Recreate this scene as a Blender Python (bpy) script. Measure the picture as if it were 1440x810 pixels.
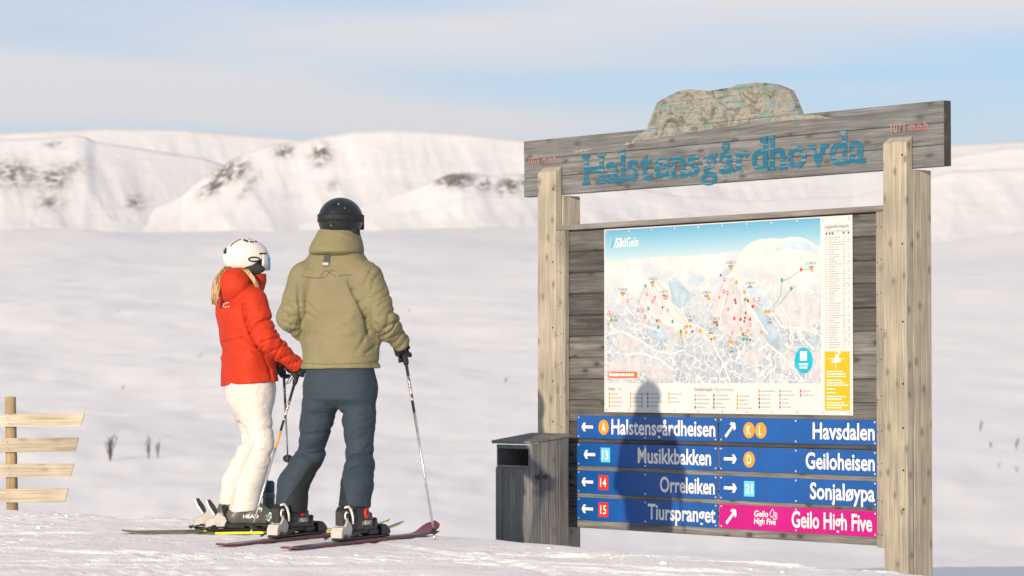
import bpy, bmesh, math, random
import numpy as np
from mathutils import Vector, Matrix
from mathutils.bvhtree import BVHTree

random.seed(7)
for o in list(bpy.data.objects):
    bpy.data.objects.remove(o)
scene = bpy.context.scene
COL = scene.collection
R = math.radians

# ------------------------------------------------------------------ camera
FPX, PITCH, EYE = 4000.0, math.atan(125 / 4000), 0.9
cam_d = bpy.data.cameras.new('camera')
cam_d.sensor_width = 36
cam_d.lens = 100.0
cam_d.clip_start, cam_d.clip_end = 0.1, 60000
cam_d.dof.use_dof = True
cam_d.dof.focus_distance = 17.3
cam_d.dof.aperture_fstop = 5.0
cam = bpy.data.objects.new('camera', cam_d)
COL.objects.link(cam)
cam.location = (0, 0, EYE)
cam.rotation_euler = (R(90) + PITCH, 0, 0)
scene.camera = cam

# ------------------------------------------------------------------ sky and sun
SUN_TRAVEL = Vector((1.89, 4.33, -1.015)).normalized()
SUN_EL = math.asin(-SUN_TRAVEL.z)
SUN_AZ = math.atan2(-SUN_TRAVEL.x, -SUN_TRAVEL.y)
world = bpy.data.worlds.new('World')
scene.world = world
world.use_nodes = True
wt = world.node_tree
wt.nodes.clear()
wo = wt.nodes.new('ShaderNodeOutputWorld')
wb = wt.nodes.new('ShaderNodeBackground')
wb.inputs['Strength'].default_value = 0.116
sky = wt.nodes.new('ShaderNodeTexSky')
sky.sky_type = 'NISHITA'
sky.sun_disc = False
sky.sun_elevation = SUN_EL
sky.sun_rotation = SUN_AZ % (2 * math.pi)
sky.altitude = 1000
sky.air_density = 1.0
sky.dust_density = 0.4
sky.ozone_density = 2.0
tc = wt.nodes.new('ShaderNodeTexCoord')
mp = wt.nodes.new('ShaderNodeMapping')
mp.inputs['Scale'].default_value = (2.2, 1.6, 24.0)
mp.inputs['Rotation'].default_value = (0, R(-1.6), 0)
mp.inputs['Location'].default_value = (0.3, 0.0, 0.62)
n1 = wt.nodes.new('ShaderNodeTexNoise')
n1.inputs['Scale'].default_value = 1.0
n1.inputs['Detail'].default_value = 5
n1.inputs['Roughness'].default_value = 0.42
n1.inputs['Distortion'].default_value = 0.25
cr = wt.nodes.new('ShaderNodeValToRGB')
cr.color_ramp.elements[0].position = 0.38
cr.color_ramp.elements[0].color = (0.04, 0.04, 0.04, 1)
cr.color_ramp.elements[1].position = 0.60
cr.color_ramp.elements[1].color = (0.92, 0.92, 0.92, 1)
hs = wt.nodes.new('ShaderNodeMix')
hs.data_type = 'RGBA'
hs.blend_type = 'MULTIPLY'
hs.inputs['Factor'].default_value = 1.0
hs.inputs[7].default_value = (0.72, 0.96, 1.20, 1)
mx = wt.nodes.new('ShaderNodeMix')
mx.data_type = 'RGBA'
mx.inputs[7].default_value = (7.0, 6.8, 6.95, 1)
L = wt.links.new
L(tc.outputs['Generated'], mp.inputs['Vector'])
L(mp.outputs['Vector'], n1.inputs['Vector'])
L(n1.outputs['Fac'], cr.inputs['Fac'])
L(cr.outputs['Color'], mx.inputs['Factor'])
L(sky.outputs['Color'], hs.inputs[6])
L(hs.outputs[2], mx.inputs[6])
L(mx.outputs[2], wb.inputs['Color'])
L(wb.outputs['Background'], wo.inputs['Surface'])

sun_d = bpy.data.lights.new('sun', 'SUN')
sun_d.energy = 5.0
sun_d.angle = R(0.53)
sun_d.color = (1.0, 0.815, 0.605)
sun = bpy.data.objects.new('sun', sun_d)
COL.objects.link(sun)
sun.rotation_euler = SUN_TRAVEL.to_track_quat('-Z', 'Y').to_euler()
sun.location = (-8, -15, 12)

vs = scene.view_settings
vs.view_transform = 'Standard'
vs.look = 'None'
vs.exposure = 0.14
vs.gamma = 1.0
vs.use_curve_mapping = False
scene.render.engine = 'CYCLES'


# ------------------------------------------------------------------ geometry helpers
SP, CP = math.sin(PITCH), math.cos(PITCH)


def ray(u, v):
    x = (u - 720) / FPX
    y = -(v - 405) / FPX
    return Vector((x, CP - y * SP, SP + y * CP))


def at(u, v, Y):
    r = ray(u, v)
    t = Y / r.y
    return Vector((t * r.x, Y, EYE + t * r.z))


def hash3(i, j, k, seed):
    h = (i * 374761393 + j * 668265263 + k * 1440662683 + seed * 974634777) & 0xffffffff
    h = ((h ^ (h >> 13)) * 1274126177) & 0xffffffff
    h = h ^ (h >> 16)
    return h / 2147483648.0 - 1.0


def vnoise(p, seed=0):
    p = np.asarray(p, dtype=np.float64)
    i = np.floor(p).astype(np.int64)
    f = p - i
    w = f * f * f * (f * (f * 6 - 15) + 10)
    out = 0
    for dx in (0, 1):
        wx = w[..., 0] if dx else 1 - w[..., 0]
        for dy in (0, 1):
            wy = w[..., 1] if dy else 1 - w[..., 1]
            for dz in (0, 1):
                wz = w[..., 2] if dz else 1 - w[..., 2]
                out = out + wx * wy * wz * hash3(i[..., 0] + dx, i[..., 1] + dy, i[..., 2] + dz, seed)
    return out


def fbm(p, seed=0, octs=4, gain=0.5):
    s = 0
    a = 1.0
    p = np.asarray(p, dtype=np.float64)
    for o in range(octs):
        s = s + a * vnoise(p, seed + o * 17)
        p = p * 2.03
        a *= gain
    return s


def sstep(a, b, x):
    t = np.clip((x - a) / (b - a), 0, 1)
    return t * t * (3 - 2 * t)


def mesh_np(name, V, F, smooth=True):
    me = bpy.data.meshes.new(name)
    V = np.asarray(V, dtype=np.float32)
    F = np.asarray(F, dtype=np.int32)
    n = F.shape[1]
    me.vertices.add(len(V))
    me.vertices.foreach_set('co', V.ravel())
    me.loops.add(F.size)
    me.loops.foreach_set('vertex_index', F.ravel())
    me.polygons.add(len(F))
    me.polygons.foreach_set('loop_start', np.arange(0, F.size, n, dtype=np.int32))
    me.polygons.foreach_set('loop_total', np.full(len(F), n, dtype=np.int32))
    if smooth:
        me.polygons.foreach_set('use_smooth', np.ones(len(F), dtype=bool))
    me.update(calc_edges=True)
    return me


TINY = {'nail_heads', 'screw_heads', 'map_runs', 'map_markers', 'marker_centres', 'name_tags', 'tag_print', 'run_table', 'table_heading',
        'legend_symbols', 'legend_print', 'notice_print', 'bubble_print', 'tag_lettering', 'snow_clods', 'height_lettering'}


def link(name, me, mat=None, parent=None, loc=None, rotz=None):
    o = bpy.data.objects.new(name, me)
    COL.objects.link(o)
    if name in TINY:
        o['kind'] = 'stuff'
    if mat is not None and me is not None and not me.materials:
        me.materials.append(mat)
    if parent is not None:
        o.parent = parent
    if loc is not None:
        o.location = loc
    if rotz is not None:
        o.rotation_euler = (0, 0, rotz)
    return o


def tag(o, label=None, cat=None, group=None, kind=None):
    if label:
        o['label'] = label
    if cat:
        o['category'] = cat
    if group:
        o['group'] = group
    if kind:
        o['kind'] = kind
    return o


def empty(name, loc, rotz=0.0):
    o = bpy.data.objects.new(name, None)
    COL.objects.link(o)
    o.location = loc
    o.rotation_euler = (0, 0, rotz)
    o.empty_display_size = 0.1
    return o


def bm_box(bm, x0, x1, y0, y1, z0, z1, bev=0.0, mat=None, segs=1):
    M = Matrix.Translation(((x0 + x1) / 2, (y0 + y1) / 2, (z0 + z1) / 2)) @ Matrix.Diagonal((x1 - x0, y1 - y0, z1 - z0, 1))
    if mat is not None:
        M = mat @ M
    r = bmesh.ops.create_cube(bm, size=1.0, matrix=M)
    if bev > 0:
        ed = list({e for v in r['verts'] for e in v.link_edges})
        bmesh.ops.bevel(bm, geom=ed, offset=bev, segments=segs, affect='EDGES', profile=0.6)


def bm_done(bm, name, smooth=False):
    bmesh.ops.recalc_face_normals(bm, faces=bm.faces)
    me = bpy.data.meshes.new(name)
    bm.to_mesh(me)
    bm.free()
    if smooth:
        me.polygons.foreach_set('use_smooth', np.ones(len(me.polygons), dtype=bool))
    return me


def box_me(name, x0, x1, y0, y1, z0, z1, bev=0.0, mat=None):
    bm = bmesh.new()
    bm_box(bm, x0, x1, y0, y1, z0, z1, bev, mat)
    return bm_done(bm, name)


def bm_prism(bm, pts, y0, y1, mat=None):
    """polygon in the x-z plane pushed from y0 to y1"""
    a = [bm.verts.new((p[0], y0, p[1])) for p in pts]
    b = [bm.verts.new((p[0], y1, p[1])) for p in pts]
    n = len(pts)
    f1 = bm.faces.new(a)
    f2 = bm.faces.new(b[::-1])
    for i in range(n):
        bm.faces.new((a[i], b[i], b[(i + 1) % n], a[(i + 1) % n]))
    bmesh.ops.triangulate(bm, faces=[f1, f2])
    if mat is not None:
        bmesh.ops.transform(bm, matrix=mat, verts=a + b)


def bm_tube(bm, pts, rad, n=8, caps=True, flat=1.0):
    pts = [Vector(p) for p in pts]
    if not isinstance(rad, (list, tuple)):
        rad = [rad] * len(pts)
    rings = []
    up = Vector((0.13, 0.21, 0.97)).normalized()
    prev = None
    for i, p in enumerate(pts):
        d = (pts[min(i + 1, len(pts) - 1)] - pts[max(i - 1, 0)]).normalized()
        if prev is None:
            a = d.cross(up)
            if a.length < 1e-3:
                a = d.cross(Vector((1, 0, 0)))
            a.normalize()
        else:
            a = (prev - d * prev.dot(d)).normalized()
        prev = a
        b = d.cross(a)
        rings.append([bm.verts.new(p + (a * math.cos(2 * math.pi * k / n) + b * math.sin(2 * math.pi * k / n) * flat) * rad[i]) for k in range(n)])
    for i in range(len(rings) - 1):
        for k in range(n):
            bm.faces.new((rings[i][k], rings[i][(k + 1) % n], rings[i + 1][(k + 1) % n], rings[i + 1][k]))
    if caps:
        bm.faces.new(rings[0][::-1])
        bm.faces.new(rings[-1])


def tube_me(name, pts, rad, n=8, flat=1.0):
    bm = bmesh.new()
    bm_tube(bm, pts, rad, n, True, flat)
    return bm_done(bm, name, True)


def bm_lathe(bm, prof, n=16, mat=None):
    """profile of (radius, z) turned round z"""
    rings = []
    vs_ = []
    for r, z in prof:
        ring = [bm.verts.new((r * math.cos(2 * math.pi * k / n), r * math.sin(2 * math.pi * k / n), z)) for k in range(n)]
        rings.append(ring)
        vs_ += ring
    for i in range(len(rings) - 1):
        for k in range(n):
            bm.faces.new((rings[i][k], rings[i][(k + 1) % n], rings[i + 1][(k + 1) % n], rings[i + 1][k]))
    bm.faces.new(rings[0][::-1])
    bm.faces.new(rings[-1])
    if mat is not None:
        bmesh.ops.transform(bm, matrix=mat, verts=vs_)


# ------------------------------------------------------------------ signed-distance modelling
def surface_nets(vol, origin, h):
    nx, ny, nz = vol.shape
    s = vol < 0
    cs = (nx - 1, ny - 1, nz - 1)
    acc = np.zeros(cs + (3,))
    cnt = np.zeros(cs)
    corners = [(a, b, c) for a in (0, 1) for b in (0, 1) for c in (0, 1)]
    sl = lambda o: tuple(slice(o[k], o[k] + cs[k]) for k in range(3))
    for c0 in corners:
        for ax in range(3):
            if c0[ax] == 0:
                c1 = list(c0)
                c1[ax] = 1
                c1 = tuple(c1)
                va, vb = vol[sl(c0)], vol[sl(c1)]
                cross = (va < 0) != (vb < 0)
                t = np.where(cross, va / np.where(cross, va - vb, 1), 0)
                for k in range(3):
                    acc[..., k] += np.where(cross, c0[k] + (t if k == ax else 0), 0)
                cnt += cross
    act = cnt > 0
    idx = -np.ones(cs, dtype=np.int64)
    idx[act] = np.arange(act.sum())
    base = np.argwhere(act)
    V = (base + acc[act] / cnt[act][:, None]) * h + np.asarray(origin)
    Fs = []
    for ax in range(3):
        b, c = (ax + 1) % 3, (ax + 2) % 3
        lo = [slice(None)] * 3
        hi = [slice(None)] * 3
        lo[ax] = slice(0, vol.shape[ax] - 1)
        hi[ax] = slice(1, vol.shape[ax])
        sa, sb = s[tuple(lo)], s[tuple(hi)]
        ch = sa != sb
        e = np.argwhere(ch)
        ok = (e[:, b] >= 1) & (e[:, c] >= 1) & (e[:, b] < vol.shape[b] - 1) & (e[:, c] < vol.shape[c] - 1)
        e = e[ok]
        flip = sa[tuple(e.T)]

        def cell(db, dc):
            q = e.copy()
            q[:, b] += db
            q[:, c] += dc
            return idx[tuple(q.T)]
        f = np.stack([cell(-1, -1), cell(0, -1), cell(0, 0), cell(-1, 0)], axis=1)
        f[~flip] = f[~flip][:, ::-1]
        Fs.append(f)
    return V, np.concatenate(Fs)


def lap(V, F, it=2, lam=0.5):
    a = F.ravel()
    b = np.roll(F, -1, axis=1).ravel()
    n = len(V)
    deg = np.bincount(a, minlength=n) + np.bincount(b, minlength=n)
    for _ in range(it):
        S = np.zeros_like(V)
        for k in range(3):
            S[:, k] = np.bincount(a, V[b, k], n) + np.bincount(b, V[a, k], n)
        V = V + lam * (S / deg[:, None] - V)
    return V


def sdf_mesh(name, fn, lo, hi, h, smooth=2):
    lo = np.asarray(lo, float)
    hi = np.asarray(hi, float)
    n = np.ceil((hi - lo) / h).astype(int) + 1
    g = np.stack(np.meshgrid(*[lo[k] + h * np.arange(n[k]) for k in range(3)], indexing='ij'), axis=-1)
    K = 4                                     # coarse pass first, fine values only near the surface
    m_ = [np.minimum(np.arange(n[k]) // K, (n[k] - 1) // K) for k in range(3)]
    cg = [lo[k] + h * (np.arange((n[k] - 1) // K + 1) * K + (K - 1) / 2) for k in range(3)]
    cgr = np.stack(np.meshgrid(*cg, indexing='ij'), axis=-1)
    cv = fn(cgr.reshape(-1, 3)).reshape(cgr.shape[:3])
    vol = cv[np.ix_(*m_)].copy()
    near_ = np.abs(vol) < K * h * 1.3 + 0.022
    vol[near_] = fn(g[near_])
    for ax in range(3):                       # close the volume at its border
        sl = [slice(None)] * 3
        sl[ax] = 0
        vol[tuple(sl)] = np.maximum(vol[tuple(sl)], h)
        sl[ax] = -1
        vol[tuple(sl)] = np.maximum(vol[tuple(sl)], h)
    V, F = surface_nets(vol, lo, h)
    if smooth:
        V = lap(V, F, smooth)
    return mesh_np(name, V, F)


def smin(a, b, k):
    h = np.clip(0.5 + 0.5 * (b - a) / k, 0, 1)
    return b + (a - b) * h - k * h * (1 - h)


def cone(P, a, b, ra, rb):
    a = np.asarray(a, float)
    b = np.asarray(b, float)
    d = b - a
    t = np.clip(((P - a) @ d) / (d @ d), 0, 1)
    return np.linalg.norm(P - a - t[:, None] * d, axis=1) - (ra + (rb - ra) * t)


def limb(P, pts, rad, k=0.03):
    """chain of tapered segments; returns distance, length along the limb and offset from its axis"""
    pts = [np.asarray(p, float) for p in pts]
    D = S = O = None
    run = 0.0
    for i in range(len(pts) - 1):
        d = pts[i + 1] - pts[i]
        ln = np.linalg.norm(d)
        t = np.clip(((P - pts[i]) @ d) / (d @ d), 0, 1)
        off = P - pts[i] - t[:, None] * d
        di = np.linalg.norm(off, axis=1) - (rad[i] + (rad[i + 1] - rad[i]) * t)
        si = run + t * ln
        if D is None:
            D, S, O = di, si, off
        else:
            closer = di < D
            S = np.where(closer, si, S)
            O = np.where(closer[:, None], off, O)
            D = smin(D, di, min(k, 0.018))
        run += ln
    return D, S, O


def loft(P, rows, yaw, n=2.3):
    rows = np.asarray(rows, float)
    z = P[:, 2]
    cx, cy, a, b = [np.interp(z, rows[:, 0], rows[:, k]) for k in (1, 2, 3, 4)]
    c, s = math.cos(yaw), math.sin(yaw)
    dx, dy = P[:, 0] - cx, P[:, 1] - cy
    u = np.abs(c * dx + s * dy) / a
    v = np.abs(-s * dx + c * dy) / b
    r = (u ** n + v ** n) ** (1.0 / n)
    d = (r - 1) * np.minimum(a, b)
    return np.maximum(d, np.maximum(z - rows[-1, 0], rows[0, 0] - z))


def ell(P, c, r, yaw=0.0):
    cs, sn = math.cos(yaw), math.sin(yaw)
    d = P - np.asarray(c, float)
    u = np.stack([cs * d[:, 0] + sn * d[:, 1], -sn * d[:, 0] + cs * d[:, 1], d[:, 2]], axis=1) / np.asarray(r, float)
    return (np.linalg.norm(u, axis=1) - 1) * min(r)


def folds(S, O, amp, fs, fo, seed):
    """sleeve-like folds: ridges that run round the limb"""
    q = np.stack([S * fs + 0.35 * O[:, 0] * fs, O[:, 0] * fo + O[:, 2] * fo * 0.5, O[:, 1] * fo], axis=1)
    r = np.clip(1 - np.abs(vnoise(q, seed)) * 1.5, 0, 1)
    r2 = np.clip(1 - np.abs(vnoise(q * 1.9, seed + 5)) * 1.5, 0, 1)
    return amp * (0.22 + 0.25 * vnoise(q * 0.7, seed + 9) - 0.9 * r ** 2 - 0.4 * r2 ** 2)


# ------------------------------------------------------------------ lettering
def text_data(body, bold=0.0, spacing=1.0, res=3):
    cu = bpy.data.curves.new('lettering', 'FONT')
    cu.body = body
    cu.offset = bold
    cu.space_character = spacing
    cu.resolution_u = res
    cu.fill_mode = 'FRONT'
    o = bpy.data.objects.new('lettering', cu)
    COL.objects.link(o)
    dg = bpy.context.evaluated_depsgraph_get()
    me = bpy.data.meshes.new_from_object(o.evaluated_get(dg))
    bpy.data.objects.remove(o)
    bpy.data.curves.remove(cu)
    me.materials.clear()
    return me


_CAP = {}


def text_plane(body, x0, x1, z, cap, y, bold=0.0, spacing=1.0, slant=0.0):
    """flat lettering in the x-z plane, fitted between x0 and x1, capital height cap"""
    if bold not in _CAP:
        m = text_data('H', bold)
        _CAP[bold] = (min(v.co.y for v in m.vertices), max(v.co.y for v in m.vertices))
        bpy.data.meshes.remove(m)
    lo, hi = _CAP[bold]
    me = text_data(body, bold, spacing)
    co = np.empty(len(me.vertices) * 3, dtype=np.float32)
    me.vertices.foreach_get('co', co)
    co = co.reshape(-1, 3)
    a, b = co[:, 0].min(), co[:, 0].max()
    X = x0 + (co[:, 0] - a) / (b - a) * (x1 - x0)
    Z = z + (co[:, 1] - lo) / (hi - lo) * cap
    X = X + slant * (Z - z)
    out = np.stack([X, np.full(len(X), y), Z], axis=1).astype(np.float32)
    me.vertices.foreach_set('co', out.ravel())
    me.update()
    return me


def bm_poly(bm, pts, y):
    """flat print: polygon in the x-z plane that faces -y"""
    vs_ = [bm.verts.new((p[0], y, p[1])) for p in pts]
    f = bm.faces.new(vs_)
    f.normal_update()
    if f.normal.y > 0:
        f.normal_flip()
    bmesh.ops.triangulate(bm, faces=[f])


def bm_disc(bm, x, z, rx, rz, y, n=20):
    bm_poly(bm, [(x + rx * math.cos(2 * math.pi * k / n), z + rz * math.sin(2 * math.pi * k / n)) for k in range(n)], y)


def bm_ribbon(bm, pts, w, y):
    pts = [Vector((p[0], p[1])) for p in pts]
    for a, b in zip(pts[:-1], pts[1:]):
        d = b - a
        if d.length < 1e-6:
            continue
        n = Vector((-d.y, d.x)).normalized() * w / 2
        d = d.normalized() * w * 0.2
        bm_poly(bm, [a - d + n, a - d - n, b + d - n, b + d + n], y)
        y -= 0.00003


# ------------------------------------------------------------------ materials
def nmat(name):
    m = bpy.data.materials.new(name)
    m.use_nodes = True
    nt = m.node_tree
    b = nt.nodes['Principled BSDF']
    return m, nt, b


def nd(nt, typ, **kw):
    n = nt.nodes.new(typ)
    for k, v in kw.items():
        if k in n.inputs:
            n.inputs[k].default_value = v
        else:
            setattr(n, k, v)
    return n


def ramp(nt, fac, stops):
    r = nt.nodes.new('ShaderNodeValToRGB')
    el = r.color_ramp.elements
    while len(el) < len(stops):
        el.new(0.5)
    for e, (p, c) in zip(el, stops):
        e.position = p
        e.color = (c[0], c[1], c[2], 1) if not isinstance(c, float) else (c, c, c, 1)
    nt.links.new(fac, r.inputs['Fac'])
    return r.outputs['Color']


def mixc(nt, fac, a, b, blend='MIX'):
    m = nt.nodes.new('ShaderNodeMix')
    m.data_type = 'RGBA'
    m.blend_type = blend
    for sock, val in ((m.inputs['Factor'], fac), (m.inputs[6], a), (m.inputs[7], b)):
        if isinstance(val, (int, float)):
            sock.default_value = val
        elif isinstance(val, tuple):
            sock.default_value = (val[0], val[1], val[2], 1)
        else:
            nt.links.new(val, sock)
    return m.outputs[2]


def math_n(nt, op, a, b=None, c=None, clamp=False):
    m = nt.nodes.new('ShaderNodeMath')
    m.operation = op
    m.use_clamp = clamp
    for i, val in enumerate((a, b, c)):
        if val is None:
            continue
        if isinstance(val, (int, float)):
            m.inputs[i].default_value = val
        else:
            nt.links.new(val, m.inputs[i])
    return m.outputs[0]


def bump(nt, b, height, strength, dist, prev=None):
    n = nt.nodes.new('ShaderNodeBump')
    n.inputs['Strength'].default_value = strength
    n.inputs['Distance'].default_value = dist
    nt.links.new(height, n.inputs['Height'])
    if prev is not None:
        nt.links.new(prev, n.inputs['Normal'])
    nt.links.new(n.outputs['Normal'], b.inputs['Normal'])
    return n.outputs['Normal']


def coords(nt, scale=(1, 1, 1), which='Object', loc=(0, 0, 0), rot=(0, 0, 0)):
    t = nt.nodes.new('ShaderNodeTexCoord')
    m = nt.nodes.new('ShaderNodeMapping')
    m.inputs['Scale'].default_value = scale
    m.inputs['Location'].default_value = loc
    m.inputs['Rotation'].default_value = rot
    nt.links.new(t.outputs[which], m.inputs['Vector'])
    return m.outputs['Vector']


def noise(nt, vec, scale, detail=3, rough=0.5, dist=0.0, w=None):
    n = nt.nodes.new('ShaderNodeTexNoise')
    if w is not None:
        n.noise_dimensions = '4D'
        nt.links.new(w, n.inputs['W'])
    n.inputs['Scale'].default_value = scale
    n.inputs['Detail'].default_value = detail
    n.inputs['Roughness'].default_value = rough
    n.inputs['Distortion'].default_value = dist
    nt.links.new(vec, n.inputs['Vector'])
    return n.outputs['Fac']


def plain(name, col, rough=0.5, metal=0.0, var=0.06, vscale=18.0, bstr=0.0, bscale=200.0, spec=0.5):
    m, nt, b = nmat(name)
    v = coords(nt)
    f = noise(nt, v, vscale, 4, 0.6)
    lo = tuple(c * (1 - var * 2) for c in col)
    hi = tuple(min(1, c * (1 + var * 2)) for c in col)
    c = ramp(nt, f, [(0.3, lo), (0.7, hi)])
    nt.links.new(c, b.inputs['Base Color'])
    rr = ramp(nt, f, [(0.3, max(0.02, rough - 0.07)), (0.7, min(1.0, rough + 0.07))])
    nt.links.new(rr, b.inputs['Roughness'])
    b.inputs['Metallic'].default_value = metal
    b.inputs['Specular IOR Level'].default_value = spec
    if bstr > 0:
        bump(nt, b, noise(nt, v, bscale, 3), bstr, 0.002)
    return m


def wood(name, light, dark, axis='x', knot=0.5, grain=1.0, moss=0.0, rough=0.8, checks=0.5, vary=0.14):
    """weathered timber: grain along one axis, knots, drying cracks"""
    m, nt, b = nmat(name)
    oi = nt.nodes.new('ShaderNodeObjectInfo')
    w = math_n(nt, 'MULTIPLY', oi.outputs['Random'], 97.0)
    if axis == 'x':
        g1, g2, kn = (1.1, 26, 26), (3.0, 120, 120), (3.2, 6.4)
    else:
        g1, g2, kn = (26, 26, 1.1), (120, 120, 3.0), (7.0, 4.2)
    v = coords(nt, g1)
    f1 = noise(nt, v, 1.0 * grain, 5, 0.6, 1.2, w)
    f2 = noise(nt, coords(nt, g2), 1.0 * grain, 3, 0.6, 0.4, w)
    f3 = noise(nt, coords(nt), 2.3, 3, 0.5, 0.0, w)
    c = ramp(nt, f1, [(0.25, dark), (0.55, tuple((a + d) / 2 for a, d in zip(light, dark))), (0.75, light)])
    streak = ramp(nt, f2, [(0.3, 0.62), (0.62, 1.08)])
    c = mixc(nt, 1.0, c, streak, 'MULTIPLY')
    c = mixc(nt, 1.0, c, ramp(nt, f3, [(0.3, 0.72), (0.7, 1.15)]), 'MULTIPLY')
    # a shade of its own for every board
    hv = nt.nodes.new('ShaderNodeMapRange')
    hv.inputs['To Min'].default_value = 1 - vary
    hv.inputs['To Max'].default_value = 1 + vary
    nt.links.new(oi.outputs['Random'], hv.inputs['Value'])
    c = mixc(nt, 1.0, c, hv.outputs[0], 'MULTIPLY')
    vo = nt.nodes.new('ShaderNodeTexVoronoi')
    vo.inputs['Scale'].default_value = 1.0
    vo.voronoi_dimensions = '2D'
    sp_ = nt.nodes.new('ShaderNodeSeparateXYZ')
    nt.links.new(coords(nt), sp_.inputs[0])
    cb_ = nt.nodes.new('ShaderNodeCombineXYZ')
    if axis == 'x':
        nt.links.new(math_n(nt, 'MULTIPLY', sp_.outputs[0], kn[0]), cb_.inputs[0])
        nt.links.new(math_n(nt, 'MULTIPLY', sp_.outputs[2], kn[1]), cb_.inputs[1])
    else:
        nt.links.new(math_n(nt, 'MULTIPLY', math_n(nt, 'ADD', sp_.outputs[0], sp_.outputs[1]), kn[0]), cb_.inputs[0])
        nt.links.new(math_n(nt, 'MULTIPLY', sp_.outputs[2], kn[1]), cb_.inputs[1])
    kc = nt.nodes.new('ShaderNodeVectorMath')
    kc.operation = 'ADD'
    nt.links.new(cb_.outputs[0], kc.inputs[0])
    nt.links.new(w, kc.inputs[1])
    nt.links.new(kc.outputs[0], vo.inputs['Vector'])
    kd = math_n(nt, 'ADD', vo.outputs['Distance'], math_n(nt, 'MULTIPLY', math_n(nt, 'SUBTRACT', f2, 0.5), 0.05))
    km = ramp(nt, kd, [(0.0, 0.9), (0.07, 1.0), (0.10, 0.4), (0.20, 0.0)])
    kcol = tuple(c_ * 0.45 + k_ for c_, k_ in zip(dark, (0.03, 0.018, 0.008)))
    c = mixc(nt, math_n(nt, 'MULTIPLY', km, knot), c, kcol)
    crack = ramp(nt, f2, [(0.24, 1.0), (0.31, 0.0)])
    c = mixc(nt, math_n(nt, 'MULTIPLY', crack, checks), c, tuple(d * 0.35 for d in dark))
    if moss > 0:
        mm = ramp(nt, noise(nt, coords(nt), 9.0, 6, 0.7, 0.6), [(0.55, 0.0), (0.68, 1.0)])
        c = mixc(nt, math_n(nt, 'MULTIPLY', mm, moss), c, (0.13, 0.12, 0.075))
    nt.links.new(c, b.inputs['Base Color'])
    b.inputs['Roughness'].default_value = rough
    b.inputs['Specular IOR Level'].default_value = 0.25
    nb = bump(nt, b, f2, 0.5, 0.004)
    bump(nt, b, f1, 0.35, 0.006, nb)
    return m


def fabric(name, col, wr=0.35, rough=0.75, panel=None, sheen=0.02, bs=10.0):
    m, nt, b = nmat(name)
    v = coords(nt)
    f = noise(nt, v, 6, 4, 0.55)
    c = ramp(nt, f, [(0.3, tuple(k * 0.9 for k in col)), (0.7, tuple(min(1, k * 1.08) for k in col))])
    if panel is not None:
        at_ = nt.nodes.new('ShaderNodeAttribute')
        at_.attribute_name = 'panel'
        g = math_n(nt, 'GREATER_THAN', at_.outputs['Fac'], 0.5)
        c = mixc(nt, g, c, panel)
    nt.links.new(c, b.inputs['Base Color'])
    b.inputs['Roughness'].default_value = rough
    b.inputs['Sheen Weight'].default_value = sheen
    b.inputs['Specular IOR Level'].default_value = 0.3
    h1 = noise(nt, coords(nt, (1, 1, 1.7)), bs, 3, 0.5, 0.8)
    rid = math_n(nt, 'ABSOLUTE', math_n(nt, 'SUBTRACT', h1, 0.5))
    nb = bump(nt, b, rid, wr * 0.7, 0.03)
    bump(nt, b, noise(nt, v, 420, 2), 0.12, 0.0015, nb)
    return m


M = {}


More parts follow.
